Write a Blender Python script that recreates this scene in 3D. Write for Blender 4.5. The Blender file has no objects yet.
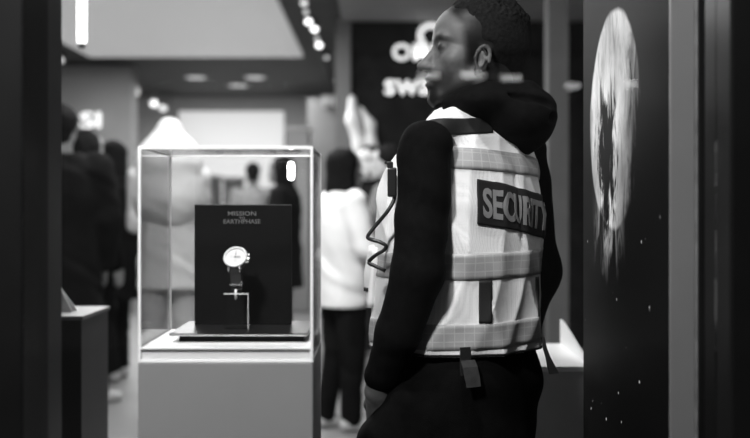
import bpy, bmesh, math, random
import numpy as np
from mathutils import Vector, Matrix
from mathutils.bvhtree import BVHTree

random.seed(4)
SC = bpy.context.scene
COL = SC.collection
PI = math.pi

# ------------------------------------------------------------------ camera
FPX = 1042.0                      # focal length in pixels of the 750 px wide frame
CAM_Z = 1.30
HORIZON = 207.0
cam_d = bpy.data.cameras.new('camera')
cam = bpy.data.objects.new('camera', cam_d)
COL.objects.link(cam)
cam.location = (0, 0, CAM_Z)
cam.rotation_euler = (PI / 2, 0, 0)
cam_d.sensor_width = 36.0
cam_d.lens = 36.0 * FPX / 750.0
cam_d.shift_y = -(219.0 - HORIZON) / 750.0
cam_d.clip_start = 0.05
cam_d.dof.use_dof = True
cam_d.dof.focus_distance = 2.22
cam_d.dof.aperture_fstop = 2.3
SC.camera = cam

# ------------------------------------------------------------------ world, light, exposure
SC.view_settings.view_transform = 'Standard'
SC.view_settings.look = 'None'
SC.view_settings.exposure = 0.0
SC.view_settings.gamma = 1.0
SC.view_settings.use_curve_mapping = False
SC.cycles.transparent_max_bounces = 32
world = bpy.data.worlds.new('dusk_sky')
SC.world = world
world.use_nodes = True
world.node_tree.nodes['Background'].inputs[0].default_value = (1, 1, 1, 1)
world.node_tree.nodes['Background'].inputs[1].default_value = 0.035


def area(name, loc, size, power, aim=None, spread=PI):
    l = bpy.data.lights.new(name, 'AREA')
    l.shape = 'RECTANGLE'
    l.size, l.size_y = size
    l.energy = power
    l.spread = spread
    o = bpy.data.objects.new(name, l)
    COL.objects.link(o)
    o.location = loc
    if aim is not None:
        d = Vector(aim) - Vector(loc)
        o.rotation_euler = d.to_track_quat('-Z', 'Y').to_euler()
    return o


def spot(name, loc, aim, power, angle=40, blend=0.6, rad=0.04):
    l = bpy.data.lights.new(name, 'SPOT')
    l.energy = power
    l.spot_size = math.radians(angle)
    l.spot_blend = blend
    l.shadow_soft_size = rad
    o = bpy.data.objects.new(name, l)
    COL.objects.link(o)
    o.location = loc
    d = Vector(aim) - Vector(loc)
    o.rotation_euler = d.to_track_quat('-Z', 'Y').to_euler()
    return o


# an added front spot, then the shop's own ceiling lamps: window spots over the display, panels deeper in the room
spot('added_front_spot', (-0.75, 0.45, 2.70), (0.06, 2.1, 1.20), 300, 78, 0.6, 0.12)  # added key light outside the glass for vest, face and plinth
spot('window_spot_vest', (0.05, 1.72, 2.80), (0.20, 2.25, 1.25), 60, 50, 0.8, 0.06)
spot('window_spot_case', (-0.30, 1.62, 2.75), (-0.25, 1.82, 1.15), 100, 34, 0.7, 0.05)
area('ceiling_panel_lamp', (-2.0, 9.8, 2.93), (2.2, 3.2), 230, (-2.0, 9.8, 0))
area('ceiling_lamp_middle', (-0.9, 6.4, 2.95), (1.6, 1.0), 90, (-0.7, 6.2, 0))
area('ceiling_lamp_back', (-2.2, 14.0, 2.95), (2.5, 1.5), 170, (-2.2, 14.2, 0))
area('ceiling_lamp_shop', (-0.8, 4.0, 2.95), (1.2, 0.8), 165, (-0.4, 5.6, 0.6))


# ------------------------------------------------------------------ small helpers
def P(px, py, y):
    """world point at depth y for a point of the 750x438 frame"""
    return Vector(((px - 375.0) * y / FPX, y, CAM_Z + (HORIZON - py) * y / FPX))


def mat(name, v, rough=0.6, metal=0.0, spec=0.4, var=0.0, vscale=20.0, bump=0.0, bscale=60.0, sheen=0.0, coat=0.0):
    m = bpy.data.materials.new(name)
    m.use_nodes = True
    nt = m.node_tree
    b = nt.nodes['Principled BSDF']
    b.inputs['Base Color'].default_value = (v, v, v, 1)
    b.inputs['Roughness'].default_value = rough
    b.inputs['Metallic'].default_value = metal
    b.inputs['Specular IOR Level'].default_value = spec
    b.inputs['Sheen Weight'].default_value = sheen
    b.inputs['Coat Weight'].default_value = coat
    tc = nt.nodes.new('ShaderNodeTexCoord')
    if var > 0:
        n = nt.nodes.new('ShaderNodeTexNoise')
        n.inputs['Scale'].default_value = vscale
        n.inputs['Detail'].default_value = 4
        r = nt.nodes.new('ShaderNodeMapRange')
        r.inputs[1].default_value = 0.3
        r.inputs[2].default_value = 0.7
        r.inputs[3].default_value = v * (1 - var)
        r.inputs[4].default_value = min(1, v * (1 + var))
        nt.links.new(tc.outputs['Object'], n.inputs['Vector'])
        nt.links.new(n.outputs['Fac'], r.inputs[0])
        nt.links.new(r.outputs[0], b.inputs['Base Color'])
    if bump > 0:
        n2 = nt.nodes.new('ShaderNodeTexNoise')
        n2.inputs['Scale'].default_value = bscale
        n2.inputs['Detail'].default_value = 3
        bp = nt.nodes.new('ShaderNodeBump')
        bp.inputs['Strength'].default_value = bump
        bp.inputs['Distance'].default_value = 0.004
        nt.links.new(tc.outputs['Object'], n2.inputs['Vector'])
        nt.links.new(n2.outputs['Fac'], bp.inputs['Height'])
        nt.links.new(bp.outputs['Normal'], b.inputs['Normal'])
    return m


def emis(name, v, strength):
    m = bpy.data.materials.new(name)
    m.use_nodes = True
    b = m.node_tree.nodes['Principled BSDF']
    b.inputs['Base Color'].default_value = (v, v, v, 1)
    b.inputs['Emission Color'].default_value = (1, 1, 1, 1)
    b.inputs['Emission Strength'].default_value = strength
    return m


def clear(name, tint, gloss_rough=0.0, ior=1.45, boost=1.0):
    """thin clear pane: straight-through transparency with a Fresnel mirror on top"""
    m = bpy.data.materials.new(name)
    m.use_nodes = True
    nt = m.node_tree
    nt.nodes.remove(nt.nodes['Principled BSDF'])
    out = nt.nodes['Material Output']
    t = nt.nodes.new('ShaderNodeBsdfTransparent')
    t.inputs[0].default_value = (tint, tint, tint, 1)
    g = nt.nodes.new('ShaderNodeBsdfGlossy')
    g.inputs['Roughness'].default_value = gloss_rough
    f = nt.nodes.new('ShaderNodeFresnel')
    ge = nt.nodes.new('ShaderNodeNewGeometry')
    io = nt.nodes.new('ShaderNodeMath')          # the same mirror strength on both faces of the sheet
    io.operation = 'MULTIPLY_ADD'
    io.inputs[1].default_value = 1 / ior - ior
    io.inputs[2].default_value = ior
    nt.links.new(ge.outputs['Backfacing'], io.inputs[0])
    nt.links.new(io.outputs[0], f.inputs[0])
    mu = nt.nodes.new('ShaderNodeMath')
    mu.operation = 'MULTIPLY'
    mu.use_clamp = True
    mu.inputs[1].default_value = boost
    mx = nt.nodes.new('ShaderNodeMixShader')
    nt.links.new(f.outputs[0], mu.inputs[0])
    nt.links.new(mu.outputs[0], mx.inputs[0])
    nt.links.new(t.outputs[0], mx.inputs[1])
    nt.links.new(g.outputs[0], mx.inputs[2])
    nt.links.new(mx.outputs[0], out.inputs['Surface'])
    return m


def tag(o, label=None, cat=None, group=None, kind=None):
    if label: o['label'] = label
    if cat: o['category'] = cat
    if group: o['group'] = group
    if kind: o['kind'] = kind
    return o


def thing(name, label, cat, loc=(0, 0, 0), rz=0.0, group=None):
    o = bpy.data.objects.new(name, None)
    o.empty_display_size = 0.1
    COL.objects.link(o)
    o.location = loc
    o.rotation_euler = (0, 0, rz)
    return tag(o, label, cat, group)


def root_loc(p):
    while p.parent is not None:
        p = p.parent
    return Vector(p.location)


def link_mesh(name, me, mats, parent=None, world=True, smooth=True):
    """world=True: the mesh is in world axes and is shifted to its (unrotated) thing's origin"""
    if not isinstance(mats, (list, tuple)): mats = [mats]
    for m in mats: me.materials.append(m)
    o = bpy.data.objects.new(name, me)
    COL.objects.link(o)
    if smooth:
        me.polygons.foreach_set('use_smooth', [True] * len(me.polygons))
    if parent is not None:
        o.parent = parent
        if world: me.transform(Matrix.Translation(-root_loc(parent)))
    me.update()
    return o


class MB:
    """collects shapes in one bmesh"""
    def __init__(self):
        self.bm = bmesh.new()
        self.mi = 0

    def _new(self, f0):
        self.bm.faces.ensure_lookup_table()
        for f in self.bm.faces[f0:]: f.material_index = self.mi

    def box(self, lo, hi, bev=0.0, seg=2):
        f0 = len(self.bm.faces)
        r = bmesh.ops.create_cube(self.bm, size=1)
        lo = Vector(lo); hi = Vector(hi)
        for v in r['verts']:
            v.co = Vector(((lo + hi)[i] / 2 + v.co[i] * (hi - lo)[i] for i in range(3)))
        if bev > 0:
            es = list({e for v in r['verts'] for e in v.link_edges})
            bmesh.ops.bevel(self.bm, geom=es, offset=bev, segments=seg, affect='EDGES', profile=0.6)
        self._new(f0)
        return self

    def cyl(self, a, b, ra, rb=None, n=24, cap=True):
        f0 = len(self.bm.faces)
        rb = ra if rb is None else rb
        a = Vector(a); b = Vector(b)
        d = b - a
        M = Matrix.Translation((a + b) / 2) @ d.to_track_quat('Z', 'Y').to_matrix().to_4x4()
        bmesh.ops.create_cone(self.bm, cap_ends=cap, cap_tris=False, segments=n, radius1=ra, radius2=rb, depth=d.length, matrix=M)
        self._new(f0)
        return self

    def ball(self, c, r, n=16, sc=(1, 1, 1)):
        f0 = len(self.bm.faces)
        M = Matrix.Translation(c) @ Matrix.Diagonal((sc[0], sc[1], sc[2], 1))
        bmesh.ops.create_uvsphere(self.bm, u_segments=n, v_segments=max(6, n // 2), radius=r, matrix=M)
        self._new(f0)
        return self

    def tube(self, pts, r, n=8):
        f0 = len(self.bm.faces)
        pts = [Vector(p) for p in pts]
        rings = []
        up = Vector((0.13, 0.2, 0.97)).normalized()
        for i, p in enumerate(pts):
            t = (pts[min(i + 1, len(pts) - 1)] - pts[max(i - 1, 0)]).normalized()
            u = t.cross(up)
            if u.length < 1e-3: u = t.cross(Vector((1, 0, 0)))
            u.normalize(); w = t.cross(u)
            rr = r[i] if isinstance(r, (list, tuple)) else r
            rings.append([self.bm.verts.new(p + (u * math.cos(2 * PI * k / n) + w * math.sin(2 * PI * k / n)) * rr) for k in range(n)])
        for A, B in zip(rings, rings[1:]):
            for k in range(n):
                self.bm.faces.new((A[k], A[(k + 1) % n], B[(k + 1) % n], B[k]))
        self.bm.faces.new(rings[0][::-1]); self.bm.faces.new(rings[-1])
        self._new(f0)
        return self

    def prism(self, pts, off):
        """closed polygon of 3-D points pushed along off"""
        f0 = len(self.bm.faces)
        off = Vector(off)
        A = [self.bm.verts.new(Vector(p)) for p in pts]
        B = [self.bm.verts.new(Vector(p) + off) for p in pts]
        n = len(A)
        self.bm.faces.new(A); self.bm.faces.new(B[::-1])
        for k in range(n):
            self.bm.faces.new((A[k], B[k], B[(k + 1) % n], A[(k + 1) % n]))
        self._new(f0)
        return self

    def build(self, name, mats, parent=None, smooth=False, world=True):
        bmesh.ops.recalc_face_normals(self.bm, faces=self.bm.faces)
        me = bpy.data.meshes.new(name)
        self.bm.to_mesh(me); self.bm.free()
        return link_mesh(name, me, mats, parent, world, smooth)


def text_mesh(s, size, extrude=0.002, offset=0.0, spacing=1.0, res=4, sx=1.0):
    """lettering as a mesh in its own XY plane, centred on its origin"""
    cu = bpy.data.curves.new('lettering', 'FONT')
    cu.body = s; cu.size = size; cu.extrude = extrude; cu.offset = offset
    cu.space_character = spacing; cu.resolution_u = res
    cu.align_x = 'CENTER'; cu.align_y = 'CENTER'
    o = bpy.data.objects.new('lettering', cu)
    COL.objects.link(o)
    bpy.context.view_layer.update()
    dg = bpy.context.evaluated_depsgraph_get()
    me = bpy.data.meshes.new_from_object(o.evaluated_get(dg))
    bpy.data.objects.remove(o); bpy.data.curves.remove(cu)
    xs = [v.co.x for v in me.vertices]; ys = [v.co.y for v in me.vertices]
    cx = (min(xs) + max(xs)) / 2; cy = (min(ys) + max(ys)) / 2
    for v in me.vertices:
        v.co.x = (v.co.x - cx) * sx; v.co.y -= cy
    return me


# ------------------------------------------------------------------ implicit surfaces for bodies and clothes
def yaw(t):
    c, s = math.cos(t), math.sin(t)
    return np.array([[c, -s, 0], [s, c, 0], [0, 0, 1.0]])     # columns: right, forward, up


def smin(a, b, k):
    h = np.maximum(k - np.abs(a - b), 0) / k
    return np.minimum(a, b) - h * h * k * 0.25


class Field:
    def __init__(self):
        self.ops = []
        self.o = np.zeros(3); self.R = np.eye(3)

    def frame(self, o=(0, 0, 0), R=None):
        self.o = np.array(o, float); self.R = np.eye(3) if R is None else np.array(R)
        return self

    def w(self, p):
        return self.o + self.R @ np.array(p, float)

    def cone(self, a, b, ra, rb, k=0.02, op='u'):
        a = self.w(a); b = self.w(b)
        ba = b - a; L2 = max(float(ba @ ba), 1e-9)

        def f(Q):
            pa = Q - a
            t = np.clip(pa @ ba / L2, 0, 1)
            return np.linalg.norm(pa - t[:, None] * ba, axis=1) - (ra + (rb - ra) * t)
        self.ops.append((f, k, op)); return self

    def path(self, pts, rs, k=0.01, op='u'):
        for i in range(len(pts) - 1):
            self.cone(pts[i], pts[i + 1], rs[i], rs[i + 1], k, op)
        return self

    def ell(self, c, r, k=0.02, op='u', rot=None):
        c = self.w(c); R = self.R if rot is None else self.R @ np.array(rot)
        r = np.array(r, float)

        def f(Q):
            q = (Q - c) @ R
            k0 = np.linalg.norm(q / r, axis=1); k1 = np.linalg.norm(q / (r * r), axis=1) + 1e-9
            return k0 * (k0 - 1) / k1
        self.ops.append((f, k, op)); return self

    def loft(self, secs, k=0.02, op='u', p=2.3):
        """secs: (z, cx, cy, a, b) sections in this frame, smooth in between"""
        o, R = self.o.copy(), self.R.copy()
        S = np.array(secs, float); z = S[:, 0]

        def f(Q):
            q = (Q - o) @ R
            zz = np.clip(q[:, 2], z[0], z[-1])
            i = np.clip(np.searchsorted(z, zz) - 1, 0, len(z) - 2)
            t = (zz - z[i]) / (z[i + 1] - z[i])
            t = t * t * (3 - 2 * t) * 0.5 + t * 0.5
            v = S[i] + (S[i + 1] - S[i]) * t[:, None]
            e = (np.abs((q[:, 0] - v[:, 1]) / v[:, 3]) ** p + np.abs((q[:, 1] - v[:, 2]) / v[:, 4]) ** p) ** (1 / p)
            d = (e - 1) * np.minimum(v[:, 3], v[:, 4])
            dz = np.abs(q[:, 2] - zz)
            return np.where(dz > 0, np.where(d > 0, np.hypot(d, dz), dz), d)
        self.ops.append((f, k, op)); return self

    def plane(self, c, n, op='i', k=0.006):
        """keep the side the normal points away from"""
        c = self.w(c); n = self.R @ np.array(n, float); n = n / np.linalg.norm(n)
        self.ops.append((lambda Q: (Q - c) @ n, k, op)); return self

    def add(self, f, k=0.01, op='disp'):
        self.ops.append((f, k, op)); return self

    def ev(self, Q):
        d = np.full(len(Q), 10.0)
        for f, k, op in self.ops:
            if op == 'disp':
                d = d + f(Q); continue
            e = f(Q)
            if op == 'u': d = smin(d, e, k)
            elif op == 's': d = -smin(-d, e, k)
            else: d = -smin(-d, -e, k)
        return d


def surface(fld, lo, hi, h, B=6):
    """surface nets of fld < 0 in the box lo..hi with cells of size h"""
    lo = np.array(lo, float); hi = np.array(hi, float)
    nb = np.ceil((hi - lo) / (h * B)).astype(int)
    bi = np.stack(np.meshgrid(*[np.arange(n) for n in nb], indexing='ij'), -1).reshape(-1, 3)
    cen = lo + (bi + 0.5) * B * h - h / 2
    dc = fld.ev(cen)
    act = np.abs(dc) < 1.9 * B * h + 0.012
    N = nb * B
    F = np.repeat(np.repeat(np.repeat(np.where(dc < 0, -1.0, 1.0).reshape(nb), B, 0), B, 1), B, 2).astype(np.float32)
    loc = np.stack(np.meshgrid(*[np.arange(B)] * 3, indexing='ij'), -1).reshape(-1, 3)
    ab = bi[act]
    for s in range(0, len(ab), 1500):
        ii = (ab[s:s + 1500, None, :] * B + loc[None]).reshape(-1, 3)
        F[ii[:, 0], ii[:, 1], ii[:, 2]] = fld.ev(lo + ii * h)
    F[0] = F[-1] = 1; F[:, 0] = F[:, -1] = 1; F[:, :, 0] = F[:, :, -1] = 1
    S = F < 0
    cnt = np.zeros(N - 1, np.int8)
    corners = [(a, b, c) for a in (0, 1) for b in (0, 1) for c in (0, 1)]
    for a, b, c in corners:
        cnt += S[a:N[0] - 1 + a, b:N[1] - 1 + b, c:N[2] - 1 + c]
    cells = np.argwhere((cnt > 0) & (cnt < 8))
    acc = np.zeros((len(cells), 3)); num = np.zeros(len(cells))
    for a in corners:
        for ax in range(3):
            if a[ax]: continue
            b = list(a); b[ax] = 1
            ia = cells + a; ib = cells + b
            va = F[ia[:, 0], ia[:, 1], ia[:, 2]]; vb = F[ib[:, 0], ib[:, 1], ib[:, 2]]
            cr = (va < 0) != (vb < 0)
            t = np.where(cr, va / np.where(cr, va - vb, 1), 0)
            p = np.tile(np.array(a, float), (len(cells), 1)); p[:, ax] += t
            acc += p * cr[:, None]; num += cr
    V = lo + (cells + acc / num[:, None]) * h
    idx = np.full(N, -1, np.int64)
    idx[cells[:, 0], cells[:, 1], cells[:, 2]] = np.arange(len(cells))
    quads = []
    for ax in range(3):
        s0 = [slice(1, N[k] - 1) for k in range(3)]
        s1 = list(s0); s0[ax] = slice(0, N[ax] - 1); s1[ax] = slice(1, N[ax])
        A = S[tuple(s0)]; Bq = S[tuple(s1)]
        e = np.argwhere(A != Bq)
        base = e + np.array([0 if k == ax else 1 for k in range(3)])
        inside = A[e[:, 0], e[:, 1], e[:, 2]]
        u, v = (ax + 1) % 3, (ax + 2) % 3
        q = []
        for du, dv in ((-1, -1), (0, -1), (0, 0), (-1, 0)):
            c = base.copy(); c[:, u] += du; c[:, v] += dv
            q.append(idx[c[:, 0], c[:, 1], c[:, 2]])
        q = np.stack(q, 1)
        q[~inside] = q[~inside][:, ::-1]
        quads.append(q)
    Q = np.concatenate(quads)
    Q = Q[(Q >= 0).all(1)]
    return V, Q


def net_mesh(name, V, Q):
    me = bpy.data.meshes.new(name)
    me.vertices.add(len(V)); me.vertices.foreach_set('co', V.astype(np.float32).ravel())
    me.loops.add(len(Q) * 4); me.loops.foreach_set('vertex_index', Q.astype(np.int32).ravel())
    me.polygons.add(len(Q))
    me.polygons.foreach_set('loop_start', np.arange(0, len(Q) * 4, 4, dtype=np.int32))
    me.update(calc_edges=True)
    return me


def solid(name, fld, lo, hi, h, m, parent, world=True, tone=None):
    V, Q = surface(fld, lo, hi, h)
    me = net_mesh(name, V, Q)
    if tone is not None:
        at = me.attributes.new('tone', 'FLOAT', 'POINT')
        at.data.foreach_set('value', tone(V).astype(np.float32))
    return link_mesh(name, me, m, parent, world), V, Q


def wav(Q, fx, fy, fz, ph):
    return np.sin(Q[:, 0] * fx + Q[:, 1] * fy + Q[:, 2] * fz + ph)


def folds(amp, f=26.0, seed=0.0):
    """soft cloth creases"""
    def g(Q):
        w = wav(Q, 9, 7, 11, seed) * 1.3
        a = np.sin(Q[:, 0] * f + Q[:, 1] * f * 0.7 + Q[:, 2] * f * 0.6 + w + seed)
        b = np.sin(Q[:, 0] * f * 0.5 - Q[:, 1] * f * 0.9 + Q[:, 2] * f * 1.3 + 1.7 * w + 2 * seed)
        c = np.sin(Q[:, 2] * f * 2.3 + Q[:, 0] * 17 + 2.2 * w)
        return amp * (0.45 * a + 0.35 * b + 0.2 * c)
    return g


# ------------------------------------------------------------------ materials
M = {}
M['floor'] = mat('shop_floor', 0.22, 0.35, var=0.12, vscale=2.0)
M['ceil'] = mat('dark_ceiling', 0.05, 0.7, var=0.1, vscale=3)
M['ceil_grey'] = mat('grey_ceiling', 0.32, 0.7, var=0.08, vscale=3)
M['ceil_panel'] = emis('stretched_light_ceiling', 0.6, 0.25)
M['wall_grey'] = mat('grey_wall', 0.22, 0.8, var=0.06, vscale=2)
M['wall_mid'] = mat('mid_grey_wall', 0.16, 0.8, var=0.06, vscale=2)
M['wall_dark'] = mat('dark_wall', 0.009, 0.6, var=0.5, vscale=9, spec=.1)
M['black_paint'] = mat('black_paint', 0.012, 0.35, var=0.2, vscale=4)
M['frame_dark'] = mat('dark_window_frame', 0.007, 0.4, var=0.25, vscale=5, spec=0.1)
M['frame_line'] = mat('worn_frame_edge', 0.05, 0.35, var=0.25, vscale=30)
M['post'] = mat('grey_painted_post', 0.17, 0.5, var=0.05, vscale=6)
M['plinth'] = mat('pale_grey_plinth', 0.235, 0.5, var=0.04, vscale=6)
M['white'] = mat('satin_white', 0.8, 0.4, var=0.03, vscale=9)
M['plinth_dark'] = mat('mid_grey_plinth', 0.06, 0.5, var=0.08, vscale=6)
M['glass'] = clear('window_glass', 0.99, 0.0, 1.45, 1.0)
M['acrylic'] = clear('clear_acrylic', 0.995, 0.0, 1.40, 1.0)
M['acrylic_edge'] = mat('edge_glow_white', 0.95, 0.15, spec=0.6)  # opaque white stands for light glowing in clear edges
M['board'] = mat('black_board', 0.004, 0.5, var=0.2, vscale=12, spec=.12)
M['print'] = mat('grey_print', 0.13, 0.6)
M['steel'] = mat('brushed_steel', 0.7, 0.25, metal=0.9)
M['dial'] = mat('white_dial', 0.5, 0.4)
M['rubber'] = mat('black_strap', 0.035, 0.6)
M['cloth_black'] = mat('black_sweat_cloth', 0.0035, 0.9, spec=0.05, var=0.3, vscale=60, bump=0.25, bscale=500)
M['cloth_trouser'] = mat('black_trouser_cloth', 0.0045, 0.9, spec=0.05, var=0.2, vscale=50, bump=0.2, bscale=400)
M['patch'] = mat('black_badge_cloth', 0.005, 0.8, var=0.2, vscale=80)
M['letter'] = mat('grey_badge_lettering', 0.20, 0.6, var=0.1, vscale=90)
M['trim_black'] = mat('black_webbing', 0.010, 0.7, bump=0.2, bscale=300)
M['plastic_black'] = mat('black_plastic', 0.012, 0.35)
M['grey_tag'] = mat('grey_webbing', 0.055, 0.6, var=0.2, vscale=90)
M['sign_light'] = emis('lit_sign_letter', 0.9, 0.75)
M['lamp'] = emis('lamp_glow', 1.0, 3.0)
M['lamp_dim'] = emis('dim_lamp_glow', 1.0, 0.6)
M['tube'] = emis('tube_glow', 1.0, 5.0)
M['lamp_body'] = mat('black_lamp_body', 0.02, 0.5)
M['screen'] = emis('bright_screen', 0.3, 0.5)


def attr_skin(name, rough=0.5):
    m = bpy.data.materials.new(name)
    m.use_nodes = True
    nt = m.node_tree
    b = nt.nodes['Principled BSDF']
    a = nt.nodes.new('ShaderNodeAttribute'); a.attribute_name = 'tone'
    tc = nt.nodes.new('ShaderNodeTexCoord')
    n = nt.nodes.new('ShaderNodeTexNoise'); n.inputs['Scale'].default_value = 120; n.inputs['Detail'].default_value = 4
    mr = nt.nodes.new('ShaderNodeMapRange'); mr.inputs[3].default_value = 0.82; mr.inputs[4].default_value = 1.16
    mu = nt.nodes.new('ShaderNodeMath'); mu.operation = 'MULTIPLY'
    nt.links.new(tc.outputs['Object'], n.inputs['Vector'])
    nt.links.new(n.outputs['Fac'], mr.inputs[0])
    nt.links.new(a.outputs['Fac'], mu.inputs[0]); nt.links.new(mr.outputs[0], mu.inputs[1])
    nt.links.new(mu.outputs[0], b.inputs['Base Color'])
    b.inputs['Roughness'].default_value = rough
    b.inputs['Specular IOR Level'].default_value = .25
    bp = nt.nodes.new('ShaderNodeBump'); bp.inputs['Strength'].default_value = 0.12; bp.inputs['Distance'].default_value = 0.002
    nt.links.new(n.outputs['Fac'], bp.inputs['Height']); nt.links.new(bp.outputs['Normal'], b.inputs['Normal'])
    return m


M['skin'] = attr_skin('skin')
M['hair'] = mat('dark_hair', 0.005, 0.8, spec=0.1, var=0.5, vscale=120, bump=0.4, bscale=160)


def mesh_cloth():
    """white knitted-mesh cloth: a fine regular grid of tiny holes"""
    m = mat('white_mesh_cloth', 0.78, 0.8, spec=0.2)
    nt = m.node_tree; b = nt.nodes['Principled BSDF']
    tc = nt.nodes.new('ShaderNodeTexCoord')
    v = nt.nodes.new('ShaderNodeTexVoronoi'); v.inputs['Scale'].default_value = 330; v.inputs['Randomness'].default_value = 0.1
    r = nt.nodes.new('ShaderNodeMapRange'); r.inputs[1].default_value = 0.15; r.inputs[2].default_value = 0.5
    r.inputs[3].default_value = 0.60; r.inputs[4].default_value = 0.84
    nt.links.new(tc.outputs['Object'], v.inputs['Vector'])
    nt.links.new(v.outputs['Distance'], r.inputs[0])
    nt.links.new(r.outputs[0], b.inputs['Base Color'])
    bp = nt.nodes.new('ShaderNodeBump'); bp.inputs['Strength'].default_value = 0.25; bp.inputs['Distance'].default_value = 0.002
    nt.links.new(v.outputs['Distance'], bp.inputs['Height']); nt.links.new(bp.outputs['Normal'], b.inputs['Normal'])
    return m


def reflective_tape():
    """grey reflective tape with fine lighter stitching lines in a grid"""
    m = mat('grey_reflective_tape', 0.40, 0.45, spec=0.5)
    nt = m.node_tree; b = nt.nodes['Principled BSDF']
    uv = nt.nodes.new('ShaderNodeUVMap')
    br = nt.nodes.new('ShaderNodeTexBrick')
    br.offset = 0.0; br.squash = 1.0
    br.inputs['Color1'].default_value = (0.31, 0.31, 0.31, 1)
    br.inputs['Color2'].default_value = (0.36, 0.36, 0.36, 1)
    br.inputs['Mortar'].default_value = (0.43, 0.43, 0.43, 1)
    br.inputs['Scale'].default_value = 1.0
    br.inputs['Mortar Size'].default_value = 0.0011
    br.inputs['Brick Width'].default_value = 0.021
    br.inputs['Row Height'].default_value = 0.0178
    nt.links.new(uv.outputs[0], br.inputs['Vector'])
    nt.links.new(br.outputs['Color'], b.inputs['Base Color'])
    return m


M['vest'] = mesh_cloth()
M['tape'] = reflective_tape()


def planet_screen():
    """video wall picture: a pale half-lit planet disc with wispy streaks, and scattered stars"""
    m = bpy.data.materials.new('planet_picture')
    m.use_nodes = True
    nt = m.node_tree; L = nt.links
    b = nt.nodes['Principled BSDF']
    b.inputs['Base Color'].default_value = (0.006, 0.006, 0.006, 1)
    b.inputs['Roughness'].default_value = 0.55
    b.inputs['Specular IOR Level'].default_value = 0.02
    tc = nt.nodes.new('ShaderNodeTexCoord')
    sp = nt.nodes.new('ShaderNodeSeparateXYZ'); L.new(tc.outputs['Object'], sp.inputs[0])

    def math_(op, a, c=None, clamp=False):
        n = nt.nodes.new('ShaderNodeMath'); n.operation = op; n.use_clamp = clamp
        for i, q in enumerate((a, c)):
            if q is None: continue
            if isinstance(q, (int, float)): n.inputs[i].default_value = q
            else: L.new(q, n.inputs[i])
        return n.outputs[0]

    def sstep(x, e0, e1):
        n = nt.nodes.new('ShaderNodeMapRange'); n.interpolation_type = 'SMOOTHSTEP'
        L.new(x, n.inputs[0]); n.inputs[1].default_value = e0; n.inputs[2].default_value = e1
        return n.outputs[0]
    # object origin is the centre of the disc; u along the wall (towards the camera positive), v up
    u = math_('MULTIPLY', sp.outputs['Y'], -1.0); v = sp.outputs['Z']
    mp = nt.nodes.new('ShaderNodeMapping'); mp.inputs['Scale'].default_value = (1, 24, 8)
    L.new(tc.outputs['Object'], mp.inputs[0])
    n1 = nt.nodes.new('ShaderNodeTexNoise'); n1.inputs['Scale'].default_value = 1.0; n1.inputs['Detail'].default_value = 6
    n1.inputs['Roughness'].default_value = 0.62; n1.inputs['Distortion'].default_value = 0.7
    L.new(mp.outputs[0], n1.inputs['Vector'])
    streak = n1.outputs['Fac']
    n2 = nt.nodes.new('ShaderNodeTexNoise'); n2.inputs['Scale'].default_value = 9; n2.inputs['Detail'].default_value = 5
    L.new(tc.outputs['Object'], n2.inputs['Vector'])
    blotch = n2.outputs['Fac']
    rr = math_('SQRT', math_('ADD', math_('POWER', u, 2.0), math_('POWER', v, 2.0)))
    rw = math_('ADD', rr, math_('MULTIPLY', math_('SUBTRACT', blotch, 0.5), 0.02))
    disc = math_('SUBTRACT', 1.0, sstep(rw, 0.222, 0.236))
    # dark seas: an ellipse low in the disc, streaked
    eu = math_('DIVIDE', math_('ADD', u, 0.060), 0.085); ev = math_('DIVIDE', math_('ADD', v, 0.075), 0.140)
    er = math_('SQRT', math_('ADD', math_('POWER', eu, 2.0), math_('POWER', ev, 2.0)))
    er = math_('ADD', er, math_('MULTIPLY', math_('SUBTRACT', streak, 0.5), 3.4))
    land = sstep(er, 0.75, 1.25)
    # night side: fades towards the camera end of the wall
    nu = math_('ADD', u, math_('MULTIPLY', math_('SUBTRACT', 0.20, v), 0.25))
    nu = math_('ADD', nu, math_('MULTIPLY', math_('SUBTRACT', streak, 0.5), 0.30))
    day = math_('SUBTRACT', 1.0, sstep(nu, 0.09, 0.26))
    low = sstep(math_('ADD', v, math_('MULTIPLY', math_('SUBTRACT', streak, 0.5), 0.35)), -0.34, 0.10)
    low = math_('ADD', math_('MULTIPLY', low, 0.5), 0.5)
    tex = math_('ADD', 0.22, math_('MULTIPLY', math_('ADD', sstep(streak, 0.28, 0.66), sstep(blotch, 0.3, 0.7)), 0.33))
    val = math_('MULTIPLY', math_('MULTIPLY', math_('MULTIPLY', disc, land), math_('MULTIPLY', day, low)), tex)
    # wisps spilling under the disc
    wv = math_('MULTIPLY', sstep(v, -0.36, -0.22), math_('SUBTRACT', 1.0, sstep(v, -0.21, -0.12)))
    wu = math_('SUBTRACT', 1.0, sstep(math_('ABSOLUTE', math_('ADD', u, 0.05)), 0.03, 0.17))
    wisp = math_('MULTIPLY', math_('MULTIPLY', wv, wu), math_('MULTIPLY', sstep(streak, 0.46, 0.66), 0.35))
    val = math_('ADD', val, wisp)
    vo = nt.nodes.new('ShaderNodeTexVoronoi'); vo.inputs['Scale'].default_value = 24
    L.new(tc.outputs['Object'], vo.inputs['Vector'])
    star = math_('SUBTRACT', 1.0, sstep(vo.outputs['Distance'], 0.05, 0.10))
    vc = nt.nodes.new('ShaderNodeSeparateColor'); L.new(vo.outputs['Color'], vc.inputs[0])
    star = math_('MULTIPLY', star, sstep(vc.outputs[0], 0.45, 1.0))
    star = math_('MULTIPLY', star, math_('SUBTRACT', 1.0, sstep(v, -0.30, -0.15)))
    val = math_('ADD', val, math_('MULTIPLY', star, 0.5))
    b.inputs['Emission Color'].default_value = (1, 1, 1, 1)
    L.new(math_('MULTIPLY', val, 1.12), b.inputs['Emission Strength'])
    return m


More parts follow.
